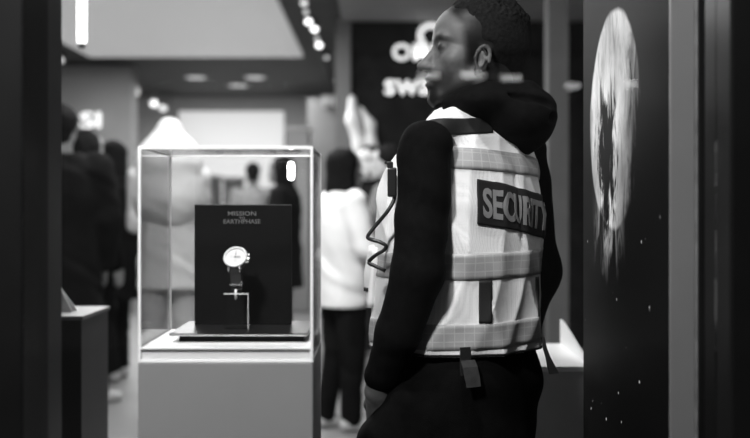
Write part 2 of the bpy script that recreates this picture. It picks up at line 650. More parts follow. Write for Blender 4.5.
M['planet'] = planet_screen()

# ------------------------------------------------------------------ the setting
def struct(name, mb, m, smooth=False):
    o = mb.build(name, m, None, smooth)
    o['kind'] = 'structure'
    return o


XL, XR, YB = -5.2, 3.2, 16.2
CZ = 3.02
struct('floor', MB().box((XL - .2, 1.2, -0.1), (XR + .2, YB + .2, 0)), M['floor'])
struct('ceiling', MB().box((XL - .2, 1.2, CZ), (XR + .2, YB + .2, CZ + .1)), M['ceil'])
struct('wall_back', MB().box((XL, YB, 0), (XR, YB + .15, CZ)), M['wall_grey'])
struct('wall_left', MB().box((XL - .15, 1.5, 0), (XL, YB, CZ)), M['wall_grey'])
struct('wall_right', MB().box((XR, 1.5, 0), (XR + .15, YB, CZ)), M['wall_mid'])
# partition with the pale sign behind the dark-coated visitors
struct('wall_partition', MB().box((-4.9, 12.4, 0), (-2.90, 12.7, 2.98)), M['wall_grey'])
# dark feature wall behind the guard, with its pale end post
struct('wall_feature', MB().box((-0.22, 9.5, 0), (2.2, 9.8, CZ)), M['wall_dark'])
struct('trim_feature', MB().box((-0.36, 9.45, 0), (-0.222, 9.85, CZ)), M['wall_mid'])
struct('ceiling_soffit', MB().box((-0.30, 7.0, 2.98), (2.3, 9.44, 3.015)), M['ceil_grey'])
# shelf-high block walls further back, left of the feature wall
struct('wall_recess', MB().box((-0.92, 14.2, 0), (-0.37, 14.5, 2.78)), M['wall_grey'])
struct('wall_pillar', MB().box((1.065, 6.4, 0), (1.19, 6.55, CZ)), mat('charcoal_pillar', .085, .7, var=.1, vscale=4))
struct('wall_side', MB().box((1.62, 6.5, 0), (3.1, 6.7, CZ)), M['wall_mid'])
# big luminous ceiling field
o = MB().box((-3.17, 5.0, 2.965), (-0.80, 11.6, 3.015)).build('ceiling_light_field', M['ceil_panel'])
o['kind'] = 'structure'
# shop front: jambs with stepped strips, glass, outside piers
GY = 1.56
jl = MB()
jl.box((-1.3, 1.50, 0), (-0.507, 1.62, 3.0), 0.004)
struct('window_1_frame', jl, M['frame_dark'])
jl = MB().box((-0.66, 1.625, 0), (-0.5165, 1.72, 3.0), 0.003)
struct('window_2_frame', jl, M['black_paint'])
jl = MB().box((-0.80, 1.725, 0), (-0.5755, 1.90, 3.0), 0.003)
struct('trim_1', jl, M['frame_dark'])
struct('trim_2', MB().box((-0.5440, 1.7205, 0), (-0.5365, 1.7245, 3.0)), M['frame_line'])
jr = MB().box((0.512, 1.50, 0), (1.3, 1.62, 3.0), 0.004)
struct('window_3_frame', jr, M['frame_dark'])
g = MB().box((-0.507, GY, 0.25), (0.512, GY + 0.010, 2.95))
struct('window_glass', g, M['glass'])
struct('window_sill', MB().box((-0.507, 1.48, 0), (0.512, 1.62, 0.25), 0.004), M['frame_dark'])
struct('window_head', MB().box((-1.3, 1.48, 2.95), (1.3, 1.64, 3.3), 0.004), M['frame_dark'])

# ------------------------------------------------------------------ planet screen wall beside the window
SX = 0.50
dw = thing('display_wall', 'tall dark video wall with a pale planet picture, side-on beside the window post', 'screen', (SX + 0.03, 2.19, 0))
scr = MB().box((SX, 1.775, 0.02), (SX + 0.012, 2.50, 2.7)).build('screen', M['planet'], dw)
# the picture's origin is the centre of the disc
scr.data.transform(Matrix.Translation(Vector((0.03, 0, -1.483))))
scr.location = (-0.03, 0, 1.483)
MB().box((SX + 0.0125, 1.775, 0.0), (SX + 0.16, 2.50, 2.72), 0.002).build('housing', M['black_paint'], dw)
struct('window_post', MB().box((SX, 1.762, 0), (SX + 0.0400, 1.773, 2.95), 0.001), M['post'])
struct('trim_3', MB().box((SX + 0.0460, 1.755, 0), (SX + 0.075, 1.77, 2.95), 0.001), M['frame_dark'])
struct('trim_4', MB().box((SX + 0.0405, 1.758, 0), (SX + 0.0455, 1.77, 2.95), 0.001), mat('post_bead', .16, .5, var=.3, vscale=30))


# ------------------------------------------------------------------ display plinth, acrylic case, watch
CX0, CX1 = (138 - 375) * 1.74 / FPX, (313 - 375) * 1.74 / FPX      # case left and right at its front
CY0, CY1 = 1.74, 2.005
CZ0 = CAM_Z + (HORIZON - 363) * CY0 / FPX                          # plinth top edge
CZT = CAM_Z + (HORIZON - 146) * CY0 / FPX                          # case top
pl = thing('display_plinth', 'pale grey square display plinth under the clear watch case', 'plinth', ((CX0 + CX1) / 2, (CY0 + CY1) / 2, 0))
MB().box((CX0, CY0, 0.06), (CX1, CY1, CZ0), 0.002).build('body', M['plinth'], pl)
MB().box((CX0 + .02, CY0 + .02, 0.0), (CX1 - .02, CY1 - .02, 0.06)).build('plinth_base', M['black_paint'], pl)

tray_h = 0.026
case = thing('display_case', 'clear acrylic box case over the watch on the pale plinth', 'display case', ((CX0 + CX1) / 2, (CY0 + CY1) / 2, CZ0))
MB().box((CX0 + .005, CY0 + .005, CZ0 + .0005), (CX1 - .005, CY1 - .005, CZ0 + tray_h), 0.001).build('tray', M['white'], case)
tk = 0.0045
z0 = CZ0 + 0.0005
e_ = tk
for k, (lo, hi) in enumerate((((CX0 + e_, CY0 + .0005, z0 + e_), (CX1 - e_, CY0 + .0035, CZT - e_)), ((CX0 + e_, CY1 - .0035, z0 + e_), (CX1 - e_, CY1 - .0005, CZT - e_)),
                              ((CX0 + .0005, CY0 + e_, z0 + e_), (CX0 + .0035, CY1 - e_, CZT - e_)), ((CX1 - .0035, CY0 + e_, z0 + e_), (CX1 - .0005, CY1 - e_, CZT - e_)),
                              ((CX0 + e_, CY0 + e_, CZT - .0035), (CX1 - e_, CY1 - e_, CZT - .0005)))):
    MB().box(lo, hi).build('pane', M['acrylic'], case)
# glued edges of the box, white in place of light glowing through them
for x in (CX0, CX1 - e_):
    for y, w_ in ((CY0, e_), (CY1 - e_ * .5, e_ * .5)):
        MB().box((x, y, z0), (x + e_, y + w_, CZT), .0006).build('polished_edge', M['acrylic_edge'], case)
for z in (z0, CZT - e_):
    for y in (CY0, CY1 - e_ * .8):
        MB().box((CX0 + e_, y, z - (.2 * e_ if z > z0 else 0)), (CX1 - e_, y + e_ * .8, z + e_), .0006).build('polished_edge', M['acrylic_edge'], case)
    for x in (CX0, CX1 - e_):
        MB().box((x + .0005, CY0 + e_, z), (x + e_ - .0005, CY1 - e_ * .8, z + e_ * .7), .0006).build('polished_edge', M['acrylic_edge'], case)
MB().box((CX0 + e_, CY0, CZ0 + tray_h - .003), (CX1 - e_, CY0 + .004, CZ0 + tray_h), .0006).build('polished_edge', M['acrylic_edge'], case)
zt = CZ0 + tray_h
# glossy black plate with the standing board
bp0 = P(182, 330, 1.86)
BX0, BX1 = (194.5 - 375) * 1.93 / FPX, (291.5 - 375) * 1.93 / FPX
RZ = zt + .016
plate = thing('display_riser', 'glossy black raised plate in the acrylic case carrying the board and the watch', 'riser', ((CX0 + CX1) / 2, 1.88, zt))
MB().box((CX0 + .040, 1.80, RZ - .005), (CX1 - .014, CY1 - .012, RZ), .0006).build('top_plate', mat('glossy_black_plate', .008, .3, spec=.15), plate)
MB().box((CX0 + .055, 1.815, zt + .0004), (CX1 - .020, CY1 - .02, RZ - .0054)).build('shade_foot', M['board'], plate)  # black support block, fills in the shadow under the plate
MB().box((CX0 + .040, 1.7985, RZ - .0038), (CX1 - .014, 1.7998, RZ - .0026)).build('front_edge', M['acrylic_edge'], plate)
bz1 = CAM_Z + (HORIZON - 205) * 1.93 / FPX
bd = thing('sign_board', 'black board standing behind the watch with two small lines of print', 'sign', ((BX0 + BX1) / 2, 1.935, RZ + .0004))
MB().box((BX0, 1.930, RZ + .0004), (BX1, 1.938, bz1), 0.0006).build('board', M['board'], bd)
MB().box((BX0, 1.930, bz1), (BX1, 1.938, bz1 + .0008)).build('top_edge', M['print'], bd)
for s, py, sz in (('MISSION', 213.5, 0.0112), ('TO', 218, 0.006), ('EARTHPHASE', 221.5, 0.0112)):
    me = text_mesh(s, sz, 0.0003, 0.0001, 1.0, 2, 1.0 if s != 'TO' else 1)
    w = max(v.co.x for v in me.vertices) * 2
    want = {'MISSION': 28, 'TO': 6, 'EARTHPHASE': 37}[s] * 1.93 / FPX
    for v in me.vertices: v.co.x *= want / w
    me.transform(Matrix.Translation(P(242, py, 1.9295)) @ Matrix.Rotation(PI / 2, 4, 'X'))
    link_mesh('print', me, M['print'], bd, True, False)
# added glowing bar, stands in for a lamp reflection on the case
lb = thing('reflection_bar', 'small upright glowing bar added as a lamp reflection inside the clear case', 'lamp', P(291, 180, 1.985))
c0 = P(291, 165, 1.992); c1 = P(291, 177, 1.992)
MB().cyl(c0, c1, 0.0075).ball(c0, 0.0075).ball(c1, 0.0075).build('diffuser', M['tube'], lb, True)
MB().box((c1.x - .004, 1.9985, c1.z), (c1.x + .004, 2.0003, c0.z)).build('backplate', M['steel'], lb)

# the watch: tilted head, bezel, crown, lugs, strap, and the clear block it stands on
wy = 1.865
wc = P(235.5, 257.5, wy)
st = thing('watch_stand', 'clear acrylic block stand holding up the white-faced watch', 'stand', (wc.x, wy, RZ + .0004))
s0 = P(224, 293, wy - .012); s1 = P(248.5, 293, wy - .012)
MB().box((s0.x, wy - .012, RZ + .0004), (s1.x, wy + .022, s0.z), 0.001).build('block', M['acrylic'], st)
for x0, x1, y0, y1, a, b_ in ((s0.x, s1.x, wy - .0128, wy - .0122, s0.z - .0022, s0.z - .0008),
                              (s1.x - .0012, s1.x - .0002, wy - .0128, wy - .0122, RZ + .0010, s0.z - .0024)):
    MB().box((x0, y0, a), (x1, y1, b_)).build('polished_edge', M['acrylic_edge'], st)
MB().cyl((wc.x + .001, wy - .004, s0.z - .012), (wc.x + .001, wy - .004, s0.z + .006), 0.0022).build('peg', M['acrylic_edge'], st, True)
wt = thing('wristwatch', 'wristwatch with round white dial and dark strap standing in the clear case', 'watch', (wc.x, wy, s0.z + .001))
nrm = Vector((-0.10, -0.80, 0.58)).normalized()
RW = nrm.to_track_quat('Z', 'Y').to_matrix().to_4x4()
WM = Matrix.Translation(wc) @ RW


def wpart(name, mb, m, smooth=True):
    mb.bm.transform(WM)
    return mb.build(name, m, wt, smooth)


wpart('watch_body', MB().cyl((0, 0, -.007), (0, 0, .001), .0205, .0205, 40), M['steel'], False)
bez = MB()
bez.tube([(0.0195 * math.cos(a), 0.0195 * math.sin(a), .002) for a in np.linspace(0, 2 * PI, 49)], .0022, 8)
wpart('bezel', bez, mat('pale_bezel', 0.6, 0.35))
wpart('dial', MB().cyl((0, 0, .001), (0, 0, .0016), .0178, .0178, 40), M['dial'], False)
for (sx_, sy_) in ((-.007, .001), (.007, .001), (0, -.007)):
    wpart('subdial', MB().cyl((sx_, sy_, .0016), (sx_, sy_, .0019), .0042, .0042, 20), mat('grey_subdial', 0.45, 0.5), False)
wpart('hand', MB().box((-.0005, -.002, .002), (.0005, .012, .0023)), M['rubber'], False)
wpart('hand', MB().box((-.002, -.0005, .0023), (.009, .0005, .0026)), M['rubber'], False)
wpart('crown', MB().cyl((.021, 0, -.003), (.0255, 0, -.003), .003, .003, 12), M['steel'], False)
for yy in (-.008, .008):
    wpart('pusher', MB().cyl((.0195, yy, -.003), (.0240, yy, -.003), .0018, .0018, 10), M['steel'], False)
for sx_ in (-1, 1):
    for sy_ in (-1, 1):
        wpart('lug', MB().tube([(sx_ * .0105, sy_ * .017, -.003), (sx_ * .0105, sy_ * .022, -.005), (sx_ * .0103, sy_ * .0255, -.009)], [.0026, .0023, .0018], 8), M['steel'])
# strap runs down behind and under, hanging to the peg
stp = MB()
zz0 = wc.z
prof = [(wc.y - .010, wc.z - .018), (wc.y - .004, wc.z - .030), (wc.y + .001, wc.z - .045), (wc.y + .004, wc.z - .058), (wc.y + .012, wc.z - .062),
        (wc.y + .020, wc.z - .052), (wc.y + .024, wc.z - .030), (wc.y + .018, wc.z + .002), (wc.y + .008, wc.z + .012)]
bm = stp.bm; rows = []
for i, (yy, zz) in enumerate(prof):
    w = .0098 - .0012 * min(i, 8 - i) / 4
    t = Vector((0, prof[min(i + 1, 8)][0] - prof[max(i - 1, 0)][0], prof[min(i + 1, 8)][1] - prof[max(i - 1, 0)][1])).normalized()
    n_ = Vector((0, -t.z, t.y)) * .0016
    c = Vector((wc.x + .001, yy, zz))
    rows.append([bm.verts.new(c + Vector((-w, 0, 0)) - n_), bm.verts.new(c + Vector((w, 0, 0)) - n_), bm.verts.new(c + Vector((w, 0, 0)) + n_), bm.verts.new(c + Vector((-w, 0, 0)) + n_)])
for A, B_ in zip(rows, rows[1:]):
    for k in range(4): bm.faces.new((A[k], A[(k + 1) % 4], B_[(k + 1) % 4], B_[k]))
bm.faces.new(rows[0]); bm.faces.new(rows[-1][::-1])
stp.build('strap', M['rubber'], wt, False)
MB().box((wc.x - .0105, wc.y - .0035, wc.z - .050), (wc.x + .0125, wc.y - .0005, wc.z - .0475), .0005).box((wc.x + .0095, wc.y - .003, wc.z - .051), (wc.x + .0128, wc.y + .002, wc.z - .043), .0006).build('buckle', M['steel'], wt)

# ------------------------------------------------------------------ other plinths
p2 = thing('display_plinth', 'grey display plinth with white raised rim between the guard and the planet screen', 'plinth', (0.45, 2.95, 0))
q0 = CAM_Z + (HORIZON - 366) * 2.75 / FPX
MB().box((0.12, 2.75, 0), (0.566, 3.20, q0 - .014), .003).build('body', mat('grey_plinth_front', 0.50, 0.6, var=.05), p2)
MB().box((0.11, 2.74, q0 - .0138), (0.576, 3.21, q0), .002).build('rim', M['white'], p2)
MB().prism([(0.568, 2.76, q0 + .0005), (0.568, 3.2, q0 + .0005), (0.568, 3.2, q0 + .075), (0.568, 3.14, q0 + .07)], (0.006, 0, 0)).build('end_panel', M['white'], p2)

p3 = thing('display_plinth', 'dark grey narrow plinth against the dark window frame below the dark-coated visitors', 'plinth', (-1.0, 3.15, 0))
q3 = CAM_Z + (HORIZON - 316) * 3.0 / FPX
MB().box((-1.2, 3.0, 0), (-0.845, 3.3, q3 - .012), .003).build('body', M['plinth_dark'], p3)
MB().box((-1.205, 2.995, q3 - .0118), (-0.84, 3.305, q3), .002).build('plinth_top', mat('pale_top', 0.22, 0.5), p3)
w3 = thing('display_card', 'small white folded card standing on the narrow dark plinth', 'card', (-0.935, 3.12, q3))
MB().prism([(-0.975, 3.10, q3 + .0005), (-0.90, 3.10, q3 + .0005), (-0.945, 3.125, q3 + .072)], (0, .004, 0)).build('front_leaf', M['white'], w3)
MB().prism([(-0.975, 3.15, q3 + .0005), (-0.90, 3.15, q3 + .0005), (-0.945, 3.13, q3 + .072)], (0, .004, 0)).build('rear_leaf', M['white'], w3)


# ------------------------------------------------------------------ signs and screen deep in the shop
def sign(s, name, label, px0, px1, py, cap, depth, y, extr=0.02, off=0.004):
    t = thing(name, label, 'sign', P((px0 + px1) / 2, py, y))
    me0 = text_mesh(s, 1.0, 0, 0)
    hh = max(v.co.y for v in me0.vertices) * 2
    ww = max(v.co.x for v in me0.vertices) * 2
    size = cap * y / FPX / hh
    sx_ = (px1 - px0) * y / FPX / (ww * size)
    bpy.data.meshes.remove(me0)
    # every letter a part of its own
    adv = []
    cur = None
    tot = text_mesh(s, size, extr, off, 1.0, 4, sx_)
    tot.transform(Matrix.Translation(P((px0 + px1) / 2, py, y)) @ Matrix.Rotation(PI / 2, 4, 'X'))
    # split the lettering into its letters by gaps along x
    vs = [v.co.copy() for v in tot.vertices]
    par = list(range(len(vs)))

    def find(i):
        while par[i] != i:
            par[i] = par[par[i]]; i = par[i]
        return i
    for e in tot.edges:
        a, b2 = find(e.vertices[0]), find(e.vertices[1])
        par[a] = b2
    grp = {}
    for p_ in tot.polygons: grp.setdefault(find(p_.vertices[0]), []).append(list(p_.vertices))
    for g_ in sorted(grp.values(), key=lambda fs: min(vs[i].x for f in fs for i in f)):
        ids = sorted({i for f in g_ for i in f}); mp_ = {i: k for k, i in enumerate(ids)}
        me = bpy.data.meshes.new('letter')
        me.from_pydata([vs[i] for i in ids], [], [[mp_[i] for i in f] for f in g_])
        link_mesh('letter', me, M['sign_light'], t, True, False)
    bpy.data.meshes.remove(tot)
    return t


sign('OMEGA', 'wall_sign', 'upper white lit lettering on the dark wall behind the guard face', 393, 476, 52, 16, .02, 9.46)
sign('swatch', 'wall_sign', 'lower white lit lettering on the dark wall beside the guard mouth', 385, 470, 84, 21, .02, 9.46)
sg = thing('wall_emblem', 'white lit horseshoe emblem on the dark wall above the lettering', 'sign', P(428, 36, 9.46))
pts = []
for a in np.linspace(-0.30 * PI, 1.30 * PI, 30):
    pts.append(P(431 + 11 * math.cos(a), 35 - 9.5 * math.sin(a), 9.46))
pts = [P(444, 45, 9.46)] + pts[0:] + [P(418, 45, 9.46)]
MB().tube(pts, 0.027, 10).build('horseshoe', M['sign_light'], sg, True)
sign('SI', 'partition_sign', 'white lit letters on the grey partition above the dark-coated visitors', 81, 100, 120, 15, .02, 12.36)

sn = thing('wall_screen', 'large bright white screen on the back wall behind the watch case', 'screen', (-2.2, YB - .04, 1.2))
sc0 = P(186, 111, YB - .06); sc1 = P(284, 215, YB - .06)
MB().box((sc0.x - .12, YB - .045, sc1.z), (sc1.x, YB - .012, sc0.z), .01).build('screen_panel', M['screen'], sn)
MB().box((sc0.x - .16, YB - .012, sc1.z - .04), (sc1.x + .02, YB - .001, sc0.z + .02)).build('housing', M['wall_mid'], sn)
# counter units in front of that screen
for i, (a, b_, top, hh, lab) in enumerate(((200, 217, 178, 0.0, 'dark tall cabinet before the bright screen, further from the man in grey'),
                                           (223, 240, 180, 0.0, 'dark tall cabinet before the bright screen, beside the man in grey'))):
    c0 = P(a, top, 13.2); c1 = P(b_, top, 13.2)
    cb = thing('cabinet', lab, 'cabinet', ((c0.x + c1.x) / 2, 13.35, 0), 0, 'dark cabinets before the bright screen')
    MB().box((c0.x, 13.2, 0.05), (c1.x, 13.6, c0.z), .01).build('body', mat('dark_cabinet', 0.06, 0.5, var=.2), cb)
    MB().box((c0.x - .02, 13.18, c0.z + .0005), (c1.x + .02, 13.62, c0.z + .04), .006).build('worktop', mat('grey_top', 0.25, 0.5), cb)
    for q in range(2):
        MB().box((c0.x + .03, 13.185, .4 + q * .6), (c1.x - .03, 13.199, .92 + q * .6), .004).build('door', mat('cabinet_door', 0.13, 0.4), cb)
    MB().box((c0.x + .02, 13.25, 0), (c1.x - .02, 13.55, .0495)).build('plinth_base', M['black_paint'], cb)

# pale block and shelf at the recess
rb = P(323, 107, 14.1); rb2 = P(346, 97, 14.1)
o = MB().box((rb.x, 13.9, rb.z), (rb2.x, 14.19, rb2.z), .01).build('wall_lamp_box', mat('pale_box', 0.5, 0.5))
tag(o, 'pale flat box fixed high on the grey recess wall', 'box')
b0 = P(286, 143, 13.0); b1 = P(309, 127, 13.0)
t = thing('counter_unit', 'pale grey counter block deep in the shop beside the acrylic case top', 'counter', ((b0.x + b1.x) / 2, 13.2, 0))
MB().box((b0.x, 13.0, 0), (b1.x, 13.4, b1.z - .03), .01).build('body', mat('pale_counter', 0.34, 0.6), t)
MB().box((b0.x - .02, 12.98, b1.z - .0295), (b1.x + .02, 13.42, b1.z), .006).build('worktop', mat('counter_top', 0.45, 0.4), t)

# white draped banner shape beside the dark wall
bn = thing('display_sculpture', 'tall white winged sculpture standing before the dark wall post', 'sculpture', P(360, 100, 9.2).xy.to_3d())
yb = 9.2
f = Field()
f.frame()
def PP(a, b_): return tuple(P(a, b_, yb))
f.path([PP(352, 99), PP(353, 120), PP(360, 146), PP(364, 175)], [.035, .06, .06, .05], .05)
solid('wing', f, P(335, 200, 9.1) - Vector((.1, .4, .1)), P(385, 85, 9.3) + Vector((.1, .4, .1)), .02, M['white'], bn)
f = Field()
f.path([PP(361, 108), PP(370, 125), PP(371, 146), PP(366, 175)], [.02, .045, .055, .05], .05)
solid('wing', f, P(335, 200, 9.1) - Vector((.1, .4, .1)), P(390, 85, 9.1) + Vector((.1, .4, .1)), .02, M['white'], bn)
z1 = P(365, 175, yb)
MB().cyl((z1.x, yb, 0.03), (z1.x, yb, z1.z), .05).cyl((z1.x, yb, 0), (z1.x, yb, .03), .2).build('stand', M['wall_mid'], bn, True)

# ------------------------------------------------------------------ lamps
tr = MB().box((-0.63, 7.6, 2.985), (-0.59, 15.0, 3.0195)).build('lighting_track', M['lamp_body'])
tag(tr, 'long black lighting track along the dark ceiling carrying the row of spotlights', 'track')


def spotlight(px, py, z=2.93, r=0.033, label='', m='lamp', top=None, grp='spotlights on the ceiling track'):
    y = FPX * (z - CAM_Z) / (HORIZON - py)
    c = P(px, py, y)
    t = thing('spotlight', label, 'spotlight', c, 0, grp)
    r *= .74
    d = Vector((0, -0.75, -0.66)).normalized()
    MB().cyl(c, c - d * .10, r * 1.08, r * .8, 20).build('lamp_head', M['lamp_body'], t, False)
    MB().cyl(c + d * .0006, c + d * .006, r, r, 20).build('lens', M[m], t, False)
    tp = c - d * .07
    MB().cyl(tp, (tp.x, tp.y, 2.984 if top is None else top), .008, .008, 10).build('stem', M['lamp_body'], t, False)
    return t


rank = ['nearest', 'second', 'third', 'fourth', 'fifth', 'sixth', 'seventh', 'eighth', 'ninth']
for i, (px, py, r, mm) in enumerate(((304, 3, .04, 'lamp_dim'), (306, 12, .03, 'lamp_dim'), (308.5, 21.5, .042, 'lamp'), (314.5, 29, .042, 'lamp'),
                                     (317, 38.5, .03, 'lamp_dim'), (319, 45, .045, 'lamp'), (326.5, 57.5, .03, 'lamp_dim'), (338, 81, .05, 'lamp'), (340.5, 88, .045, 'lamp_dim'))):
    lab = ('small black track spotlight, topmost of the row of nine' if i == 0 else
           'small black track spotlight, lowest of the row, over the pale recess' if i == 8 else
           f'small black track spotlight, {rank[i]} one down the row of nine')
    spotlight(px, py, 2.90, r, lab, mm)
for (px, py, mm, lab) in ((136, 93, 'lamp', 'single ceiling spotlight at the corner of the grey partition'),
                          (154, 103.5, 'lamp', 'upper of two close ceiling spotlights over the white-hooded person'),
                          (163, 108, 'lamp', 'lower of two close ceiling spotlights over the white-hooded person'),
                          (61, 60, 'lamp', 'ceiling spotlight half hidden by the dark window frame'),
                          (169.5, 137, 'lamp', 'low spotlight just above the corner of the clear case')):
    z = 2.9
    y = FPX * (z - CAM_Z) / (HORIZON - py)
    if y > 15.0:
        y = 14.9 if px < 160 else 15.5; z = P(px, py, y).z
        spotlight(px, py, z, .075, lab, 'lamp_dim', 2.98 + .04, 'single ceiling spotlights')
    else:
        spotlight(px, py, z, .045, lab, 'lamp_dim', 3.0195, 'single ceiling spotlights')
for (px, py, lab) in ((196, 78, 'recessed ceiling lamp in the dark ceiling, one nearest the partition'), (255, 78, 'recessed ceiling lamp in the dark ceiling, one nearest the spotlight row'),
                      (238, 86, 'recessed ceiling lamp in the dark ceiling, farthest back of the three')):
    y = FPX * (3.0 - CAM_Z) / (HORIZON - py)
    c = P(px, py, y)
    t = thing('ceiling_lamp', lab, 'ceiling lamp', c, 0, 'recessed ceiling lamps')
    MB().cyl((c.x, c.y, 3.006), (c.x, c.y, 3.0195), .16, .16, 24).build('trim_ring', M['ceil_grey'], t)
    MB().cyl((c.x, c.y, 3.001), (c.x, c.y, 3.0055), .13, .13, 24).build('diffuser', emis('soft_lamp', .8, .45), t)
# hanging vertical tube
tb = P(81.8, 43, 4.4)
t = thing('tube_lamp', 'bright vertical tube lamp hanging from the ceiling beside the window frame', 'lamp', tb)
MB().cyl((tb.x, 4.4, tb.z), (tb.x, 4.4, 2.97), .0185, .0185, 20).build('tube', M['tube'], t, True)
MB().cyl((tb.x, 4.4, tb.z - .022), (tb.x, 4.4, tb.z - .0005), .014, .017, 16).build('end_cap', M['lamp_body'], t)
MB().cyl((tb.x, 4.4, 2.9705), (tb.x, 4.4, 3.0195), .025, .025, 16).build('mount', M['lamp_body'], t)


# across the street: a rail of strip lamps that the window mirrors
struct('pavement', MB().box((-4, -6.5, -0.1), (4, 1.19, 0)), mat('dark_pavement', .05, .8, var=.2, vscale=6))
VY = 7.0
RY_ = 2 * GY - VY
rl = thing('lamp_rail', 'dark steel rail on two posts across the street, mirrored in the window', 'rail', (0.9, RY_, 0))
MB().box((-0.2, RY_ - .09, 2.32), (2.2, RY_ - .05, 2.36)).build('rail', M['lamp_body'], rl)
for xx in (-.15, 2.15): MB().cyl((xx, RY_ - .07, 0), (xx, RY_ - .07, 2.32), .03).build('post', M['lamp_body'], rl)
for k, (px, py, w, lab) in enumerate(((428.5, 75.5, 22, 'mirrored in the guard cheek'), (472.5, 75, 22, 'mirrored under the guard ear'), (511, 78, 21, 'mirrored behind the guard neck'),
                                (573, 86, 15, 'mirrored between guard and planet screen'), (631, 84, 11, 'mirrored on the planet screen'))):
    c = P(px, py, VY); hw = w / 2 * VY / FPX; hh = 3.4 * VY / FPX
    t = thing('strip_lamp', 'short glowing strip lamp ' + lab, 'lamp', (c.x, RY_, c.z), 0, 'strip lamps across the street')
    MB().box((c.x - hw, RY_, c.z - hh), (c.x + hw, RY_ + .02, c.z + hh), .008).build('diffuser', emis('strip_glow', 1, 5.0), t)
    MB().box((c.x - hw - .01, RY_ - .03, c.z - hh - .01), (c.x + hw + .01, RY_ - .0005, c.z + hh + .01), .004).build('housing', M['lamp_body'], t)
    MB().box((c.x - .01, RY_ - .0495, min(c.z, 2.33) - .01), (c.x + .01, RY_ - .0305, max(c.z, 2.34) + .01)).build('bracket', M['lamp_body'], t)


# ------------------------------------------------------------------ people
def hand(f, wrist, d, n, thumb, curl=0.5, s=1.0, fat=1.0):
    """wrist point, d down the fingers, n out of the back of the hand, thumb: which side the thumb is on"""
    wrist = np.array(wrist, float)
    d = np.array(d, float); d /= np.linalg.norm(d)
    n = np.array(n, float); n -= d * (n @ d); n /= np.linalg.norm(n)
    t = np.array(thumb, float); t -= d * (t @ d); t -= n * (t @ n); t /= np.linalg.norm(t)
    for i, (off, ln, kn) in enumerate(((.027, .070, .092), (.009, .078, .096), (-.009, .073, .091), (-.026, .057, .083))):
        k0 = wrist + (t * off * .55 + d * .008) * s
        k1 = wrist + (t * off + d * kn) * s
        f.cone(k0, k1, .0135 * s, .0115 * s * fat, .012)
        a = curl * .55
        p = k1
        for L_, r0, r1 in ((.45, .0098, .0090), (.31, .0088, .0080), (.24, .0078, .0066)):
            q = p + (d * math.cos(a) - n * math.sin(a)) * L_ * ln * s
            f.cone(p, q, r0 * s * fat, r1 * s * fat, .004)
            p = q; a += curl * .62
    b = wrist + (t * .022 + d * .022 - n * .004) * s
    c = b + (t * .026 + d * .034 - n * .012) * s
    e = c + (t * .006 + d * .030 - n * .008) * s
    g_ = e + (d * .024 - t * .003 - n * .004) * s
    f.path([b, c, e, g_], [.0155 * s, .0125 * s, .0105 * s, .0082 * s], .006)


def head(f, o, R, s=1.0, detail=True):
    f.frame(o, R)
    A = lambda *p: tuple(np.array(p) * s)
    f.ell(A(0, -.014, .034), A(.076, .097, .086), .02)
    f.ell(A(0, .036, -.034), A(.058, .058, .076), .03)
    f.ell(A(0, .034, .040), A(.064, .062, .054), .03)
    for q in (-1, 1):
        f.cone(A(q * .056, .000, -.055), A(q * .022, .072, -.098), .017 * s, .016 * s, .03)
        f.ell(A(q * .046, .058, -.022), A(.020, .022, .018), .02)
    f.cone(A(-.01, .080, -.100), A(.01, .080, -.100), .0165 * s, .0165 * s, .02)
    f.ell(A(0, .078, -.060), A(.032, .024, .030), .02)
    f.cone(A(-.034, .080, .021), A(.034, .080, .021), .0125 * s, .0125 * s, .014)
    for q in (-1, 1):
        f.ell(A(q * .034, .100, .002), A(.017, .014, .011), .012, 's')
    for q in (-1, 1):
        f.ell(A(q * .032, .080, .002), A(.0135, .0130, .0115), .004)
    f.cone(A(0, .087, .006), A(0, .112, -.034), .0070 * s, .0115 * s, .010)
    f.ell(A(0, .116, -.037), A(.0105, .0115, .0095), .006)
    for q in (-1, 1):
        f.ell(A(q * .0125, .102, -.039), A(.0085, .011, .0085), .006)
        if detail: f.ell(A(q * .006, .108, -.047), A(.0035, .005, .004), .003, 's')
    f.ell(A(0, .098, -.061), A(.023, .0105, .0065), .005)
    f.ell(A(0, .096, -.0735), A(.020, .0105, .0078), .005)
    if detail:
        f.cone(A(-.024, .105, -.0672), A(.024, .105, -.0672), .0022 * s, .0022 * s, .003, 's')
    EY, EZ, ES = .020, -.016, .88
    E = lambda x, y, z: A(x, EY + (y + .012) * ES - .012, EZ + (z + .008) * ES - .008)
    for q in (-1, 1):
        f.ell(E(q * .074, -.012, -.008), A(.0075, .016 * ES, .029 * ES), .005)
        if detail:
            ring = [(-.012 + .0165 * math.cos(a) * (1.0 if math.sin(a) > -.3 else .75) - .003 * math.sin(a), -.006 + .031 * math.sin(a)) for a in np.linspace(-.55 * PI, 1.05 * PI, 12)]
            f.path([E(q * (.0815 + .004 * (y_ < -.012)), y_, z_) for y_, z_ in ring], [.0040 * s] * 12, .003)
            f.path([E(q * .081, -.012, -.022), E(q * .083, -.019, -.004), E(q * .082, -.012, .010)], [.0033 * s] * 3, .003)
            f.ell(E(q * .084, -.006, -.010), A(.006, .006, .010), .003, 's')
        f.ell(E(q * .0775, -.003, -.036), A(.006, .007, .008), .004)
    f.frame()


def limbs(f, J, rad, k=.02):
    for pts, rs in zip(J, rad):
        f.path(pts, rs, k)


SKIN_T = .24


